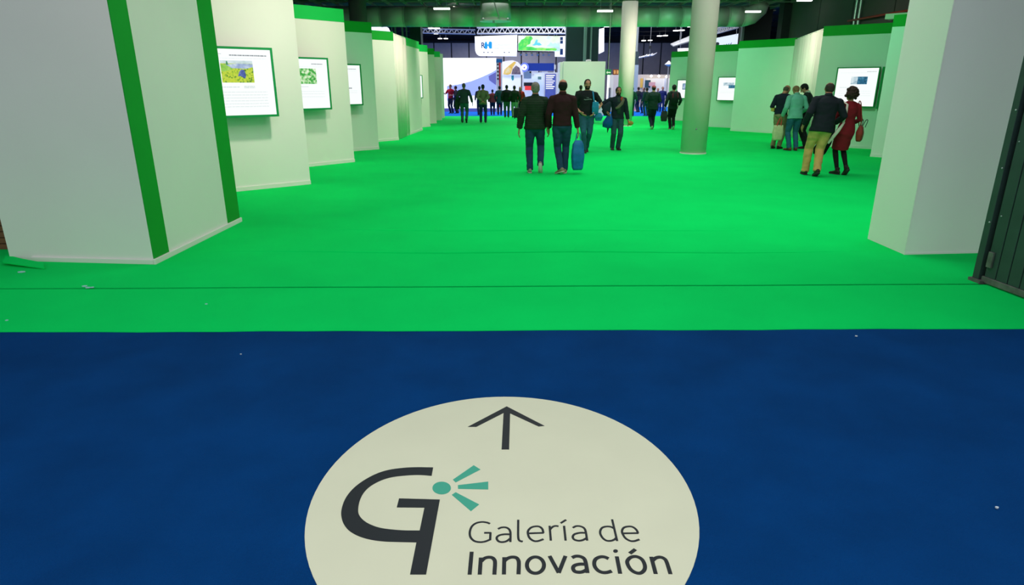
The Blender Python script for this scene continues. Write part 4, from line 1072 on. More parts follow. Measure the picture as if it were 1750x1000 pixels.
    if kind == 'short':
        hr.ball(H(0, -.016, .034), (.085, .104, .098), 20, 14, rot=Rh); hr.ball(H(0, -.040, -.01), (.080, .072, .075), 14, 10, rot=Rh)
    elif kind == 'thinning':
        hr.ball(H(0, -.030, .012), (.084, .086, .088), 20, 14, rot=Rh); hr.ball(H(0, -.045, -.03), (.072, .062, .06), 14, 10, rot=Rh)
    elif kind == 'fringe':     # bald crown, hair round the sides
        hr.ball(H(0, -.030, -.002), (.083, .083, .068), 20, 12, rot=Rh); hr.ball(H(0, -.045, -.035), (.070, .060, .05), 14, 10, rot=Rh)
    elif kind == 'curly':
        rg = random.Random(5); hr.ball(H(0, -.035, .015), (.105, .105, .12), 18, 12, rot=Rh)
        for k in range(110):
            th = rg.uniform(0, 2 * PI); ph = math.acos(rg.uniform(-.75, 1)); x, y, z = math.sin(ph) * math.cos(th), math.sin(ph) * math.sin(th), math.cos(ph)
            if y > .45 and z < .45: continue
            hr.ball(H(x * .118, -.035 + y * .115, .010 + z * .128), rg.uniform(.020, .032), 8, 6)
    elif kind == 'long':
        hr.ball(H(0, -.020, .020), (.085, .098, .104), 20, 14, rot=Rh)
        hr.loft([H(0, -.05, 0), H(0, -.07, -.10), H(0, -.085, -.19), H(0, -.08, -.25)], [(.088, .06), (.088, .05), (.078, .04), (.05, .02)], 16)
    elif kind == 'cap':
        hr.ball(H(0, -.020, .010), (.082, .096, .09), 20, 14, rot=Rh)
    emit('hair', [remesh(hr, .009 if detail >= 2 else .014, 1 if kind == 'curly' else 2, wrinkle(.005, 60) if detail >= 2 else None)], hm, root, s)
    if kind == 'cap':
        c_ = MB().ball(H(0, -.012, .045), (.088, .10, .078), 18, 12, rot=Rh); c_.loft([H(0, .07, .045), H(0, .15, .035)], [(.07, .012), (.05, .006)], 12)
        emit('cap', [remesh(c_, .012, 2)], mat('cap_red', (.35, .08, .09), .8), root, s)
    # --- clothes
    legs = legs or dict(color=(.03, .05, .10))
    lk = legs.get('kind', 'trousers'); ex = .013 if lk == 'trousers' else .004
    tr = MB()
    hz0 = [(.80, .085, .085), (.87, hw * .98 + ex, .118 + ex), (.95, hw + ex, .116 + ex), (1.04, .150 * tw + ex, .108 + ex + belly * .4)]
    tr.loft([hipc + Rl @ Vector((0, 0, z - .925)) for z, a, b in hz0], [(a, b) for z, a, b in hz0], 22, cap=.05)
    for sd in (1, -1):
        hip, kn, an, R = legj[sd]; lw = .5 + w * .5
        wd = legs.get('wide', 1.0)
        hem = legs.get('hem', .0); end = an + Vector((0, 0, -.035)) if lk == 'trousers' else an + Vector((0, 0, .0))
        rr = [.088 * lw + ex, .086 * lw + ex, .070 * lw + ex, .058 * wd + ex, .058 * wd + ex, .050 * wd + ex, .052 * wd + ex * .8] if lk == 'trousers' else [.086, .082, .064, .055, .055, .042, .038]
        tr.loft([hip + Vector((0, 0, .02)), hip.lerp(kn, .3), hip.lerp(kn, .7), kn, kn.lerp(an, .3), kn.lerp(an, .75), end], rr, 16, cap=.02)
    emit(legs.get('name', lk), [remesh(tr, vox, 3, wrinkle(.007 if lk == 'trousers' else .001, 11))], cloth('%s_%03d%03d%03d' % ((lk,) + tuple(int(c * 999) for c in legs['color'])), legs['color'], vary=.22), root, s)
    top = top or dict(color=(.02, .02, .02))
    th = top.get('thick', .02); bl = top.get('len', .90); tp = MB()
    tz = [(bl, hw + th + (.020 if bl < .9 else .006), .118 + th + belly * .6), (max(bl + .06, .98), hw * .97 + th, .113 + th + belly), (1.12, .143 * tw + th, .106 + th + belly), (1.25, .158 * tw + th, .112 + th + belly * .4), (1.34, .168 * tw + th * .9, .110 + th), (1.40, .140 * tw + th * .6, .096 + th * .8), (1.45, .092 + th * .5, .074 + th * .6), (1.485, .066 + th * .3, .062 + th * .4)]
    if top.get('skirt'):
        sk = top['skirt']; tz = [(sk, .165 + .0, .155)] + [(sk + .12, .175, .155), (.86, hw + th + .015, .135 + th)] + [q for q in tz if q[0] > .9]
        tz = [q if q[0] != 1.12 else (1.12, .122 + th, .095 + th) for q in tz]
        mid = (legj[1][1] + legj[-1][1]) / 2; mid.x *= .6
        def UU(z):
            if z >= .9: return U(0, 0, z)
            k = (.9 - z) / .42; return U(0, 0, .9).lerp(Vector((mid.x, mid.y * .9, z)), min(k, 1))
        tp.loft([UU(z) for z, a, b in tz], [(a, b) for z, a, b in tz], 24, cap=.03)
    else:
        tp.loft([U(0, 0, z) for z, a, b in tz], [(a, b) for z, a, b in tz], 24, cap=.05)
    sl = top.get('sleeve', 1.0)
    for sd in (1, -1):
        sh, el, wr, d, nrm, lat = armj[sd]
        tp.loft([U(sd * .045, -.01, 1.452), U(sd * sw * .62, -.004, 1.420), sh + Vector((0, 0, -.006))], [.040 + th * .2, .044 + th * .4, .050 + th * .6], 14); tp.ball(sh + Vector((0, 0, -.012)), .056 + th * .75, 14, 10)
        full = [(sh, .060 + th * .6), (sh.lerp(el, .3), .053 + th * .7), (el, .045 + th * .75), (el.lerp(wr, .4), .042 + th * .7), (el.lerp(wr, .94), .033 + th * .6)]
        if sl < 1: full = [(sh, .060 + th * .6), (sh.lerp(el, .3), .056 + th * .6), (sh.lerp(el, .8), .054 + th * .6)]
        tp.loft([p for p, r in full], [r for p, r in full], 16, cap=.02)
    q = top.get('quilt')
    emit(top.get('name', 'jacket'), [remesh(tp, vox, 2, wrinkle(.008, 9, q))], cloth('%s_%03d%03d%03d' % ((top.get('name', 'jacket'),) + tuple(int(c * 999) for c in top['color'])), top['color']), root, s)
    if top.get('collar'):
        cl = MB(); a_ = U(0, -.004, 1.462); b_ = U(0, .004, 1.515)
        cl.loft([a_, b_], [(.080, .080), (.066, .068)], 20, cap=.0)
        emit('collar', [(cl.v, cl.f)], cloth('collar_%03d%03d%03d' % tuple(int(c * 999) for c in top['collar']), top['collar']), root, s)
    if top.get('shirt'):     # opening down the front
        f_ = MB(); f_.loft([U(0, .108 + th + belly, 1.02), U(0, .106 + th + belly * .8, 1.2), U(0, .088 + th, 1.36), U(0, .07 + th * .5, 1.46)], [(.05, .02), (.055, .02), (.06, .02), (.045, .015)], 12)
        emit('shirt', [(f_.v, f_.f)], cloth('shirt_%03d%03d%03d' % tuple(int(c * 999) for c in top['shirt']), top['shirt']), root, s)
    # shoes
    sm = mat('shoe_%03d%03d%03d' % tuple(int(c * 999) for c in shoes), shoes, .5)
    for sd in (1, -1):
        hip, kn, an, R = legj[sd]; fx, fy, lift, pit, yaw = feet[sd]
        F_ = lambda x, y, z: an + R @ Vector((x, y, z))
        so = MB()
        pr = [(-.075, .026, .030, -.050), (-.05, .036, .042, -.040), (0, .040, .050, -.030), (.05, .042, .036, -.046), (.11, .046, .026, -.056), (.16, .042, .022, -.060), (.19, .026, .014, -.066)]
        so.loft([F_(0, y, z) for y, a, b, z in pr], [(a, b) for y, a, b, z in pr], 14, ref=R @ Vector((1, 0, 0)))
        if lk == 'tights': so.loft([F_(0, -.01, .05), F_(0, -.005, -.03)], [.046, .046], 12)
        sh_ = emit('shoe', [remesh(so, vox * .8, 2)], sm, root, s)
        if sole or detail == 3:
            sp = MB(); n_ = [( -.08, .022), (-.06, .036), (0, .040), (.06, .044), (.12, .047), (.17, .040), (.198, .018)]
            pts = [F_(a, y, -.088) for y, a in n_] + [F_(-a, y, -.088) for y, a in reversed(n_)]
            up = [p + R @ Vector((0, 0, .016)) for p in pts]; nn = len(pts)
            sp.add(pts + up, [tuple(range(nn)), tuple(range(2 * nn - 1, nn - 1, -1))] + [(i, (i + 1) % nn, (i + 1) % nn + nn, i + nn) for i in range(nn)])
            so_ = emit('sole', [(sp.v, sp.f)], mat('sole_%03d%03d%03d' % tuple(int(c * 999) for c in (sole or (.04, .04, .04))), sole or (.04, .04, .04), .7), root, s); so_.parent = sh_
    Rz = Matrix.Rotation(rz, 3, 'Z')
    def world(v): return Vector(root.location) + Rz @ (Vector(v) * s)
    J = {('hand', sd): world(armj[sd][2] + armj[sd][3] * .09) for sd in (1, -1)}
    J.update({('sh', sd): world(armj[sd][0]) for sd in (1, -1)}); J['U'] = lambda x, y, z: world(U(x, y, z)); J['s'] = s; J['Rz'] = Rz; J['root'] = root; J['world'] = world
    return J


JEANS = (.012, .055, .11); JEANS2 = (.02, .10, .16)
# man in the olive quilted jacket and man in the maroon sweater, walking away
p1 = person('grey-haired man in dark olive quilted jacket and jeans walking away', (913.5, 295.5), 141, .0, w=1.08, detail=3, hair=('short', (.22, .20, .17)),
            top=dict(color=(.012, .030, .014), thick=.032, len=.86, quilt=(.008, 72), collar=(.012, .03, .016), name='quilted_jacket'), legs=dict(color=JEANS, wide=1.05),
            feet={-1: (-.10, .10, 0, 0, .05), 1: (.115, -.06, .035, .95, -.1)}, wrists={-1: (-.31, .02, .86), 1: (.28, .10, .86)}, shoes=(.30, .27, .22), sole=(.6, .58, .5))
p2 = person('balding man in dark maroon sweater and jeans walking away with a blue bag', (958.5, 297), 136, 0, w=1.03, detail=3, hair=('thinning', (.008, .007, .007)), skin='tan',
            top=dict(color=(.032, .006, .009), thick=.022, len=.90, collar=(.04, .01, .012), name='sweater'), legs=dict(color=JEANS),
            feet={-1: (-.06, -.02, 0, .30, .55), 1: (.09, .20, 0, 0, -.1)}, wrists={1: (.30, .0, .84), -1: (-.27, .10, .88)}, shoes=(.28, .22, .15), sole=(.65, .6, .5))
# man in black T-shirt facing us
p3 = person('smiling bearded man in black T-shirt and jeans walking towards the viewer', (1000, 261), 136, PI, w=1.10, belly=.02, detail=3, face=True, beard=(.02, .015, .012), hair=('short', (.012, .01, .008)), skin='fair',
            top=dict(color=(.006, .010, .012), sleeve=.5, thick=.018, len=.90, name='t_shirt'), legs=dict(color=JEANS2, wide=.95),
            feet={1: (.03, .17, 0, -.05, 0), -1: (-.05, -.14, 0, .5, 0)}, wrists={1: (.17, .16, .98), -1: (-.20, .12, .98)}, poles={1: (1, -.5, 0), -1: (-1, -.5, 0)}, shoes=(.02, .02, .02))
p4 = person('man in dark open jacket with folded coat over his arm, facing the viewer', (1052, 256.5), 149, PI + .1, w=1.02, detail=3, face=True, beard=(.05, .04, .035), hair=('short', (.03, .022, .016)), skin='tan',
            top=dict(color=(.006, .018, .026), thick=.030, len=.88, collar=(.01, .03, .04), shirt=(.02, .045, .035), name='jacket'), legs=dict(color=(.018, .07, .085), wide=1.1),
            feet={1: (.10, .04, 0, 0, -.1), -1: (-.08, .10, 0, -.05, .1)}, wrists={1: (.36, .14, 1.08), -1: (-.30, .08, .84)}, poles={1: (1, -.3, 0)}, shoes=(.02, .02, .02))
p5 = person('dark-jacketed man with grey hair half hidden beside the black T-shirt man', (991, 206), 146, 0.1, w=1.05, detail=1, hair=('short', (.05, .05, .045)),
            top=dict(color=(.02, .03, .03), thick=.03, len=.8), legs=dict(color=(.01, .02, .03)))
p6 = person('person in dark green jacket and red cap walking away near the centre', (1113, 221), 146, 0, w=1.15, detail=2, hair=('cap', (.03, .02, .015)),
            top=dict(color=(.004, .03, .022), thick=.03, len=.80), legs=dict(color=(.006, .014, .03)), feet={-1: (-.03, -.16, .0, .75, 0), 1: (.05, .16, 0, 0, 0)}, wrists={1: (.22, .22, 1.08), -1: (-.24, .2, 1.08)}, shoes=(.02, .02, .02), sole=(.6, .58, .5))
p7 = person('person in black clothes walking away with a black backpack', (1147, 221), 145, 0, w=1.0, detail=2, hair=('short', (.01, .01, .01)),
            top=dict(color=(.005, .02, .016), thick=.028, len=.80), legs=dict(color=(.005, .006, .008)), feet={1: (.03, -.15, 0, .7, 0), -1: (-.04, .15, 0, 0, 0)}, wrists={1: (.26, .10, .95), -1: (-.30, .05, .88)}, shoes=(.02, .02, .02), sole=(.6, .58, .5))
# group at the right wall
pa = person('bald man in navy sweater and beige trousers, leftmost of the group at the right wall', (1327, 254), 146, -.75, w=1.0, detail=3, lean=.12, head=(-.3, .5, 0), skin='tan', hair=('fringe', (.10, .07, .05)),
            top=dict(color=(.006, .012, .028), thick=.02, len=.92, name='sweater'), legs=dict(color=(.30, .24, .14)), wrists={1: (.12, .30, 1.12), -1: (-.20, .18, .98)}, shoes=(.03, .02, .015))
pb = person('man in pale teal blazer and blue jeans standing with his back turned', (1351, 257), 144, .05, w=1.08, detail=3, lean=.10, head=(.1, .45, 0), skin='tan', hair=('thinning', (.24, .12, .06)),
            top=dict(color=(.16, .42, .36), thick=.026, len=.84, collar=(.16, .40, .34), name='blazer'), legs=dict(color=(.02, .11, .19), wide=1.0), feet={1: (.13, .02, 0, 0, -.3), -1: (-.13, .02, 0, 0, .3)},
            wrists={-1: (-.30, .12, .90), 1: (.26, .22, .98)}, shoes=(.18, .05, .03))
pc = person('dark-haired man in black suit leaning in behind the teal blazer man', (1372, 254), 144, .9, w=.98, detail=3, lean=.14, head=(.2, .5, 0), hair=('short', (.008, .008, .008)),
            top=dict(color=(.006, .016, .014), thick=.026, len=.84, collar=(.5, .5, .45), name='suit_jacket'), legs=dict(color=(.006, .007, .009)), wrists={-1: (-.15, .28, 1.05), 1: (.22, .15, .92)}, shoes=(.012, .012, .012))
pd = person('man in dark navy blazer and beige trousers walking beside the woman in red', (1393, 301), 143, -.12, w=1.14, detail=3, lean=.13, side=.10, head=(-.1, .25, .0), skin='tan', hair=('thinning', (.035, .025, .02)),
            top=dict(color=(.008, .012, .020), thick=.03, len=.82, collar=(.01, .014, .022), name='blazer'), legs=dict(color=(.62, .38, .13), wide=1.15), feet={-1: (-.14, .30, 0, 0, .0), 1: (-.02, -.04, 0, .42, .0)},
            wrists={1: (.30, .24, .98), -1: (-.30, .12, .95)}, poles={1: (.5, -1, 0)}, shoes=(.02, .015, .012))
pe = person('curly-haired woman in dark red dress and black tights', (1434, 298.5), 151, .1, fem=True, w=.98, detail=3, head=(.1, .1, .0), skin='fair', hair=('curly', (.035, .018, .012)),
            top=dict(color=(.24, .008, .018), thick=.014, len=.92, sleeve=1.0, skirt=.50, name='dress'), legs=dict(kind='tights', color=(.008, .006, .007)), feet={-1: (-.07, .14, 0, 0, .2), 1: (.06, -.08, 0, .7, -.1)},
            wrists={-1: (-.24, .20, .98), 1: (.20, .22, 1.02)}, shoes=(.02, .012, .012))
# people at the end of the hall, left
q1 = person('person in bright red shirt and dark trousers far left by the lit booth wall', (771, 194), 144.5, 2.6, detail=1, face=False, hair=('short', (.08, .03, .02)), top=dict(color=(.62, .01, .04), thick=.02, len=.9, sleeve=.5, name='shirt'), legs=dict(color=(.01, .015, .05)), wrists={1: (.25, .3, 1.2), -1: (-.2, .2, 1.1)})
q2 = person('person in dark clothes standing right behind the bright red shirt', (780, 194), 147, 1.2, detail=1, w=.9, hair=('short', (.05, .02, .03)), top=dict(color=(.02, .02, .04), thick=.02, len=.9), legs=dict(color=(.01, .01, .04)))
q3 = person('grey-haired man in dark jacket with a green coat on his arm, walking away', (794, 210), 142.5, 0, detail=2, w=1.15, hair=('short', (.12, .11, .10)), skin='tan', top=dict(color=(.02, .055, .055), thick=.028, len=.86), legs=dict(color=(.02, .12, .10)),
            feet={-1: (-.10, .12, 0, 0, 0), 1: (.10, -.15, .0, .9, 0)}, wrists={1: (.37, .0, .90), -1: (-.28, .12, 1.0)}, shoes=(.02, .02, .015))
q4 = person('man in beige and green jacket with hands behind his back', (826, 210), 144.5, 0, detail=2, w=1.02, hair=('short', (.02, .03, .05)), top=dict(color=(.16, .20, .11), thick=.028, len=.84), legs=dict(color=(.01, .03, .10)),
            wrists={1: (.06, -.2, 1.0), -1: (-.04, -.2, 1.0)}, poles={1: (1, -.4, 0), -1: (-1, -.4, 0)}, feet={1: (.12, .03, 0, 0, -.1), -1: (-.12, .03, 0, 0, .1)})
q5 = person('dark figure mostly hidden behind the beige and green jacket', (820, 197), 147.5, .2, detail=1, w=.95, hair=('short', (.02, .03, .06)), top=dict(color=(.02, .02, .06), thick=.02), legs=dict(color=(.01, .02, .08)))
q6 = person('person in maroon and white top with dark trousers in the far crowd', (842, 197), 153, .1, detail=1, w=1.1, hair=('short', (.02, .02, .05)), top=dict(color=(.22, .03, .05), thick=.03, len=.85), legs=dict(color=(.01, .015, .07)))
q7 = person('person in long dark teal coat in the far crowd', (854, 197), 147, 0, detail=1, hair=('short', (.015, .02, .03)), top=dict(color=(.01, .06, .07), thick=.03, len=.74, name='coat'), legs=dict(color=(.01, .02, .06)))
q8 = person('man in black jacket and grey-green trousers left in the far crowd', (866, 201), 145.5, 0, detail=1, w=1.1, hair=('short', (.01, .02, .015)), top=dict(color=(.006, .018, .014), thick=.03, len=.84), legs=dict(color=(.04, .10, .07)))
q9 = person('man in dark green jacket and pale trousers beside a dark trolley', (879, 201), 146.5, .1, detail=1, w=1.05, hair=('short', (.03, .03, .01)), top=dict(color=(.01, .035, .015), thick=.03, len=.84), legs=dict(color=(.30, .33, .20)))
q10 = person('woman with long hair in red open jacket behind the olive jacket man', (889, 200), 148, PI, detail=1, fem=True, face=False, hair=('long', (.02, .02, .01)), top=dict(color=(.45, .02, .01), thick=.03, len=.9, shirt=(.02, .02, .03)), legs=dict(color=(.01, .01, .03)))
# right far
for k, (px, py, hp, w_, tc, lc_, lb, rz_) in enumerate((
        (1078.5, 199, 149, 1.0, (.01, .09, .065), (.01, .05, .05), 'person in teal green jacket walking away by the grey tower', 0),
        (1089, 192, 149, .9, (.015, .03, .03), (.01, .03, .07), 'slim person in dark clothes right of the teal jacket', .6),
        (1098, 194, 150, .95, (.01, .02, .06), (.02, .03, .08), 'person in navy top left of the red cap walker', 2.4),
        (1103, 198, 150, .95, (.01, .06, .06), (.01, .07, .09), 'person in dark teal jacket just behind the red cap walker', .3),
        (1122, 191, 151, .95, (.03, .05, .10), (.01, .03, .12), 'person in slate blue top right of the red cap walker', 2.9),
        (1130, 192, 148.5, 1.05, (.02, .03, .16), (.01, .03, .14), 'person in bright navy jacket left of the backpack walker', 3.0))):
    person(lb, (px, py), hp, rz_, detail=1, w=w_, hair=('short', (.03, .02, .02)), top=dict(color=tc, thick=.025, len=.86), legs=dict(color=lc_))

# ------------------------------------------------------------------ things people carry
def bagmesh(c, R, wd, dp, ht, m, root, bulge=.015, taper=.9, name='bag_body'):
    b = MB(); P_ = []; rr = []
    key = [(0, taper, .45), (.15, .99, .85), (.5, 1.0 + 2 * bulge / wd, 1.0 + 2 * bulge / dp), (.88, 1.0, 1.0), (.97, .93, .85), (1, .8, .6)]
    for i in range(17):
        t_ = i / 16
        for (t0, a0, d0), (t1, a1, d1) in zip(key, key[1:]):
            if t0 <= t_ <= t1:
                k_ = (t_ - t0) / (t1 - t0); k_ = k_ * k_ * (3 - 2 * k_); P_.append(c + Vector((0, 0, -ht * t_))); rr.append((wd / 2 * (a0 + (a1 - a0) * k_), dp / 2 * (d0 + (d1 - d0) * k_))); break
    vs = []; n = 20
    for p, (a, d) in zip(P_, rr):
        for k in range(n):
            th = 2 * PI * k / n; cx, sx_ = math.cos(th), math.sin(th)
            q = .45; x = a * math.copysign(abs(cx) ** q, cx); y = d * math.copysign(abs(sx_) ** q, sx_)
            cr = .008 * noise.noise(Vector((x * 20, y * 20, p.z * 15)))
            vs.append(p + R @ Vector((x + cr, y + cr, 0)))
    fs = [(i * n + k, i * n + (k + 1) % n, (i + 1) * n + (k + 1) % n, (i + 1) * n + k) for i in range(16) for k in range(n)] + [tuple(range(n)), tuple(range(16 * n, 17 * n))]
    return MB().add(vs, fs).build(name, m, root, smooth=True)


def handles(c, R, wd, up, m, root, off=.03, r=.006, hand=None):
    top_ = hand or c + Vector((0, 0, up))
    for sgn in (1, -1):
        a = c + R @ Vector((-wd * .22, sgn * off, -.02)); b = c + R @ Vector((wd * .22, sgn * off, -.02))
        t1 = top_ + R @ Vector((-.03, sgn * .008, 0)); t2 = top_ + R @ Vector((.03, sgn * .008, 0))
        MB().loft(catmull([a, a.lerp(t1, .6), t1, t2, b.lerp(t2, .6), b], 4), r, 8).build('handle', m, root, smooth=True)


h = p2[('hand', 1)]; c = h + Vector((.0, -.02, -.10)); 
M_PLAS = mat('blue_plastic', (.008, .16, .42), .45, vary=.25, vscale=9, bump=.8, bscale=18)
t = thing('shopping_bag', 'large blue plastic bag hanging from the hand of the maroon sweater man', 'bag', c - Vector((0, 0, .60)))
bagmesh(c + Vector((0, 0, -.03)), Matrix.Rotation(.2, 3, 'Z'), .22, .14, .58, M_PLAS, t, .015, .6); handles(c, Matrix.Rotation(.2, 3, 'Z'), .22, .1, M_PLAS, t, hand=h)
# T-shirt man: blue strap and bag on his left (screen right) side
M_CY = mat('bright_blue_cloth', (.01, .22, .40), .7, vary=.2, vscale=10, bump=.3)
U = p3['U']; t = thing('shoulder_bag', 'bright blue cloth bag hanging on the T-shirt man by a thin strap', 'bag', U(-.22, .14, .85))
MB().loft([U(-.13, -.05, 1.47), U(-.13, .09, 1.44), U(-.145, .145, 1.30), U(-.17, .17, 1.18)], [(.018, .006)] * 4, 8, ref=(1, 0, 0)).build('strap', M_CY, t, smooth=True)
bagmesh(U(-.19, .175, 1.22), p3['Rz'], .16, .05, .30, M_CY, t, .01, .9)
t = thing('shopping_bag', 'crumpled blue bag end sticking out at the T-shirt man hip', 'bag', U(-.29, .08, .70))
bagmesh(U(-.29, .05, .96), p3['Rz'], .17, .08, .20, M_CY, t, .02, .55)
# printed mark on the T-shirt
mb = MB(); rg = random.Random(2)
for k in range(7):
    a = U(-.09 + k * .028, .155, 1.275 + .006 * math.sin(k)); mb.ball(a, (.009 + .003 * (k % 2), .004, .010), 8, 5)
for k in range(3):
    a = U(-.02 + k * .02, .155, 1.315); mb.ball(a, (.006, .004, .007), 8, 5)
o = mb.build('printed_mark', mat('shirt_print', (.35, .45, .42), .7), None); 
o.parent = p3['root']; o.matrix_parent_inverse = Matrix.Rotation(-PI, 4, 'Z') @ Matrix.Translation(-Vector(p3['root'].location)); o['kind'] = 'stuff'
# coat man: coat over right arm (screen left), blue bag, something yellow in the other hand
U = p4['U']; h = p4[('hand', 1)]
t = thing('folded_coat', 'dark teal coat draped over the arm of the man facing the viewer', 'coat', h + Vector((-.02, 0, -.35)))
cm = MB(); e = p4['U'](.30, .05, 1.22); cm.loft([p4['U'](.24, .06, 1.32), p4['U'](.32, .10, 1.22), p4['U'](.36, .13, 1.08), p4['U'](.34, .14, .98)], [(.05, .05), (.10, .06), (.12, .06), (.07, .04)], 14)
cm.build('draped_cloth', cloth('coat_teal', (.006, .028, .036)), t, smooth=True)
t = thing('shopping_bag', 'blue plastic bag swinging beside the man with the folded coat', 'bag', h + Vector((0, 0, -.5)))
c = p4['U'](.26, .16, 1.02); q = MB()
q.loft([c, p4['U'](.27, .15, .90), p4['U'](.30, .13, .76), p4['U'](.32, .12, .64)], [(.04, .03), (.09, .05), (.14, .06), (.12, .03)], 14); q.build('bag_body', mat('royal_blue_plastic', (.005, .09, .36), .45, bump=.6, bscale=20), t, smooth=True)
handles(c, p4['Rz'], .1, .08, mat('pale_strap', (.5, .6, .5), .6), t, hand=h + Vector((0, 0, .03)))
t = thing('umbrella', 'short black folded umbrella hanging below the swinging blue bag', 'umbrella', p4['U'](.30, .10, .50))
MB().loft([p4['U'](.27, .12, .74), p4['U'](.28, .11, .62), p4['U'](.29, .10, .50)], [.022, .028, .008], 10).build('canopy', M_DARK, t); MB().loft([p4['U'](.27, .12, .84), p4['U'](.27, .12, .74)], [.008, .008], 8).build('handle', M_DARK, t)
h4 = p4[('hand', -1)]; t = thing('wrapped_bundle', 'small yellow bundle in the hand of the man with the coat', 'bundle', h4 + Vector((.06, -.05, -.06)))
MB().ball(h4 + Vector((.05, -.03, -.01)), (.075, .06, .06), 12, 8).build('bundle', mat('amber_wrap', (.45, .26, .03), .6, vary=.4, vscale=15), t, smooth=True)
t = thing('scarf', 'red orange scarf at the neck of the man with the coat', 'scarf', p4['U'](0, .08, 1.42))
MB().loft([p4['U'](-.10, .09, 1.46), p4['U'](-.06, .125, 1.43), p4['U'](-.07, .13, 1.36)], [.022, .026, .02], 8).build('cloth', cloth('scarf_orange', (.45, .08, .03)), t, smooth=True)
t = thing('shoulder_strap', 'broad taupe strap across the chest of the man with the coat', 'strap', p4['U'](-.08, .13, 1.2))
MB().loft([p4['U'](-.14, .10, 1.42), p4['U'](-.08, .15, 1.30), p4['U'](.02, .165, 1.20), p4['U'](.10, .155, 1.16)], [(.05, .012), (.05, .012), (.04, .012), (.03, .012)], 10, ref=(0, 0, 1)).build('strap', cloth('strap_taupe', (.16, .14, .10)), t, smooth=True)
# backpack
U = p7['U']; t = thing('backpack', 'black backpack with red trim on the black-clad walker', 'backpack', U(0, -.2, 1.0))
MB().loft([U(0, -.19, 1.00), U(0, -.22, 1.06), U(0, -.23, 1.25), U(0, -.20, 1.40), U(0, -.17, 1.45)], [(.12, .06), (.15, .08), (.15, .085), (.13, .06), (.07, .03)], 18).build('pack', cloth('pack_black', (.006, .014, .012)), t, smooth=True)
for sd in (1, -1):
    MB().loft([U(sd * .09, -.24, 1.42), U(sd * .10, -.305, 1.33), U(sd * .10, -.32, 1.24)], [.011, .011, .011], 8).build('trim', cloth('trim_red', (.20, .01, .03)), t)
    MB().loft([U(sd * .10, -.14, 1.45), U(sd * .12, -.02, 1.50), U(sd * .125, .10, 1.44)], [(.025, .01)] * 3, 8).build('strap', M_DARK, t)
h = p7[('hand', -1)]; t = thing('hand_bag', 'black bag hanging low from the left hand of the backpack walker', 'bag', h + Vector((0, 0, -.5)))
bagmesh(h + Vector((.0, 0, -.08)), Matrix.Identity(3), .24, .12, .40, M_DARK, t); handles(h + Vector((0, 0, -.07)), Matrix.Identity(3), .2, .08, M_DARK, t, hand=h + Vector((0, 0, .01)))
# coat on the arm of far man
U = q3['U']; t = thing('folded_coat', 'long dark green coat hanging over the arm of the grey-haired far walker', 'coat', U(-.3, .1, .7))
MB().loft([U(-.24, .10, 1.12), U(-.30, .12, 1.0), U(-.33, .12, .80), U(-.30, .12, .60)], [(.06, .06), (.12, .06), (.13, .05), (.08, .03)], 14).build('draped_cloth', cloth('coat_green', (.008, .045, .02)), t, smooth=True)
# dark trolley by far crowd
g = G(883.5, 203); t = thing('trolley_case', 'small dark wheeled case beside the pale trousers', 'suitcase', g)
MB().box(g.x - .17, g.x + .17, g.y - .1, g.y + .1, .05, .55).build('case', M_DARK, t, bevel=.03)
for sx_ in (-.12, .12):
    MB().loft([(g.x + sx_ - .02, g.y, .03), (g.x + sx_ + .02, g.y, .03)], [.03, .03], 10, ref=(0, 1, 0), cap=0).build('wheel', M_DARK, t)
    MB().tube((g.x + sx_ * .5, g.y + .09, .5), (g.x + sx_ * .5, g.y + .09, .95), .008, 6).build('handle', M_METAL, t)
# cream tote with red handles of the bald man / teal blazer man
h = pb[('hand', -1)]; c = h + Vector((-.06, -.05, -.16)); t = thing('tote_bag', 'cream tote bag with red handles held by the teal blazer man', 'bag', c - Vector((0, 0, .42)))
bagmesh(c, Matrix.Rotation(.1, 3, 'Z'), .26, .11, .40, mat('cream_canvas', (.62, .60, .36), .85, vary=.12, vscale=14), t, .01, 1.0); handles(c, Matrix.Rotation(.1, 3, 'Z'), .26, .16, mat('red_handle', (.5, .06, .03), .6), t, r=.010, hand=h + Vector((0, 0, .01)))
# small yellow item behind bald man
U = pa['U']; t = thing('paper_roll', 'yellow paper folder under the arm of the bald man', 'folder', U(-.24, -.05, 1.0))
MB().loft([U(-.22, -.06, 1.0), U(-.23, -.06, 1.20)], [(.05, .02), (.05, .02)], 8).build('folder', mat('yellow_paper', (.55, .45, .08), .7), t)
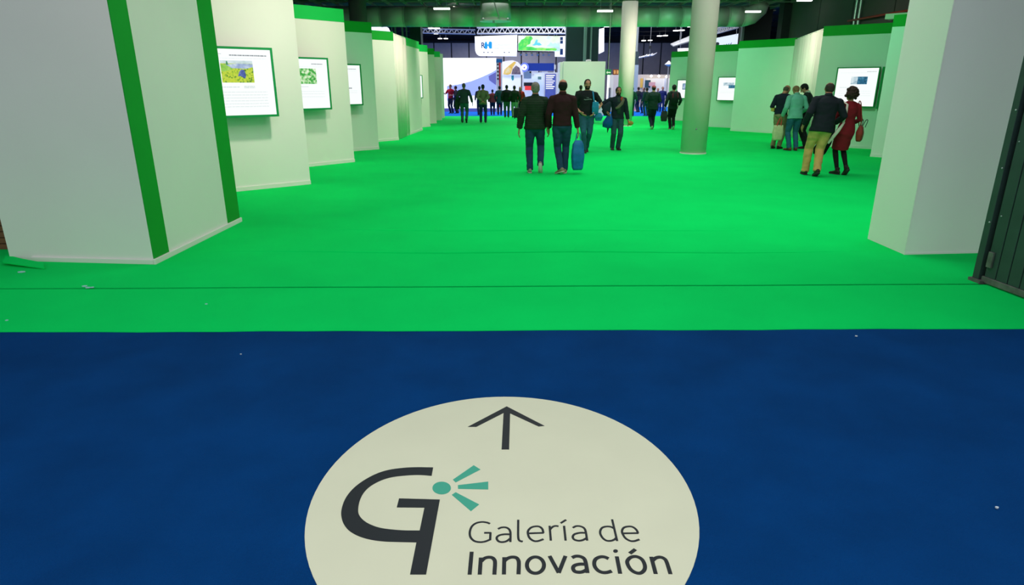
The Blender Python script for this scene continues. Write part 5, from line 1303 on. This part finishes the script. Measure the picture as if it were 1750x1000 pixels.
# black bag carried low by the navy blazer man
h = pd[('hand', 1)]; c = h + Vector((-.0, -.02, -.16)); t = thing('coat_bundle', 'black coat bundle held between the navy blazer man and the woman', 'coat', c - Vector((0, 0, .6)))
cm = MB(); cm.loft([h + Vector((.02, .0, .04)), h + Vector((-.02, .0, -.12)), h + Vector((-.08, .0, -.32)), h + Vector((-.16, .02, -.50)), h + Vector((-.18, .02, -.58))], [(.05, .04), (.10, .06), (.13, .07), (.14, .06), (.10, .03)], 14)
cm.build('draped_cloth', cloth('bundle_black', (.006, .006, .007)), t, smooth=True)
# woman's white bag strap and red handbag
U = pe['U']; t = thing('shoulder_bag', 'long white strap bag slung diagonally over the back of the woman in red', 'bag', U(-.25, -.1, .8))
WS = mat('cream_strap', (.72, .70, .58), .6)
MB().loft([U(-.135, .02, 1.475), U(-.13, -.115, 1.42), U(-.15, -.15, 1.25), U(-.19, -.165, 1.06)], [(.022, .006)] * 4, 8).build('strap', WS, t, smooth=True)
MB().loft([U(-.17, -.17, 1.08), U(-.27, -.17, .92), U(-.37, -.165, .78), U(-.45, -.16, .66)], [(.018, .01), (.034, .016), (.034, .016), (.022, .010)], 10).build('bag_body', WS, t, smooth=True)
t = thing('hand_bag', 'brick red leather handbag hanging from the right shoulder of the woman', 'bag', U(.30, -.02, .72))
RB = mat('brick_leather', (.28, .035, .02), .5)
R_ = Matrix.Rotation(1.0, 3, 'Z')
bagmesh(U(.30, -.02, 1.0), R_, .28, .11, .30, RB, t, .01, .9)
MB().loft(catmull([U(.24, -.10, .98), U(.215, -.11, 1.2), U(.20, -.05, 1.44), U(.20, .02, 1.47), U(.24, .06, 1.25), U(.31, .06, .98)], 4), .009, 8).build('strap', RB, t, smooth=True)
for sd in (1, -1): MB().loft(catmull([U(.30 + sd * .04, -.10, .97), U(.34 + sd * .05, -.08, 1.10), U(.38 + sd * .04, .03, 1.10), U(.36 + sd * .03, .07, .97)], 4), .007, 8).build('handle', M_DARK, t, smooth=True)
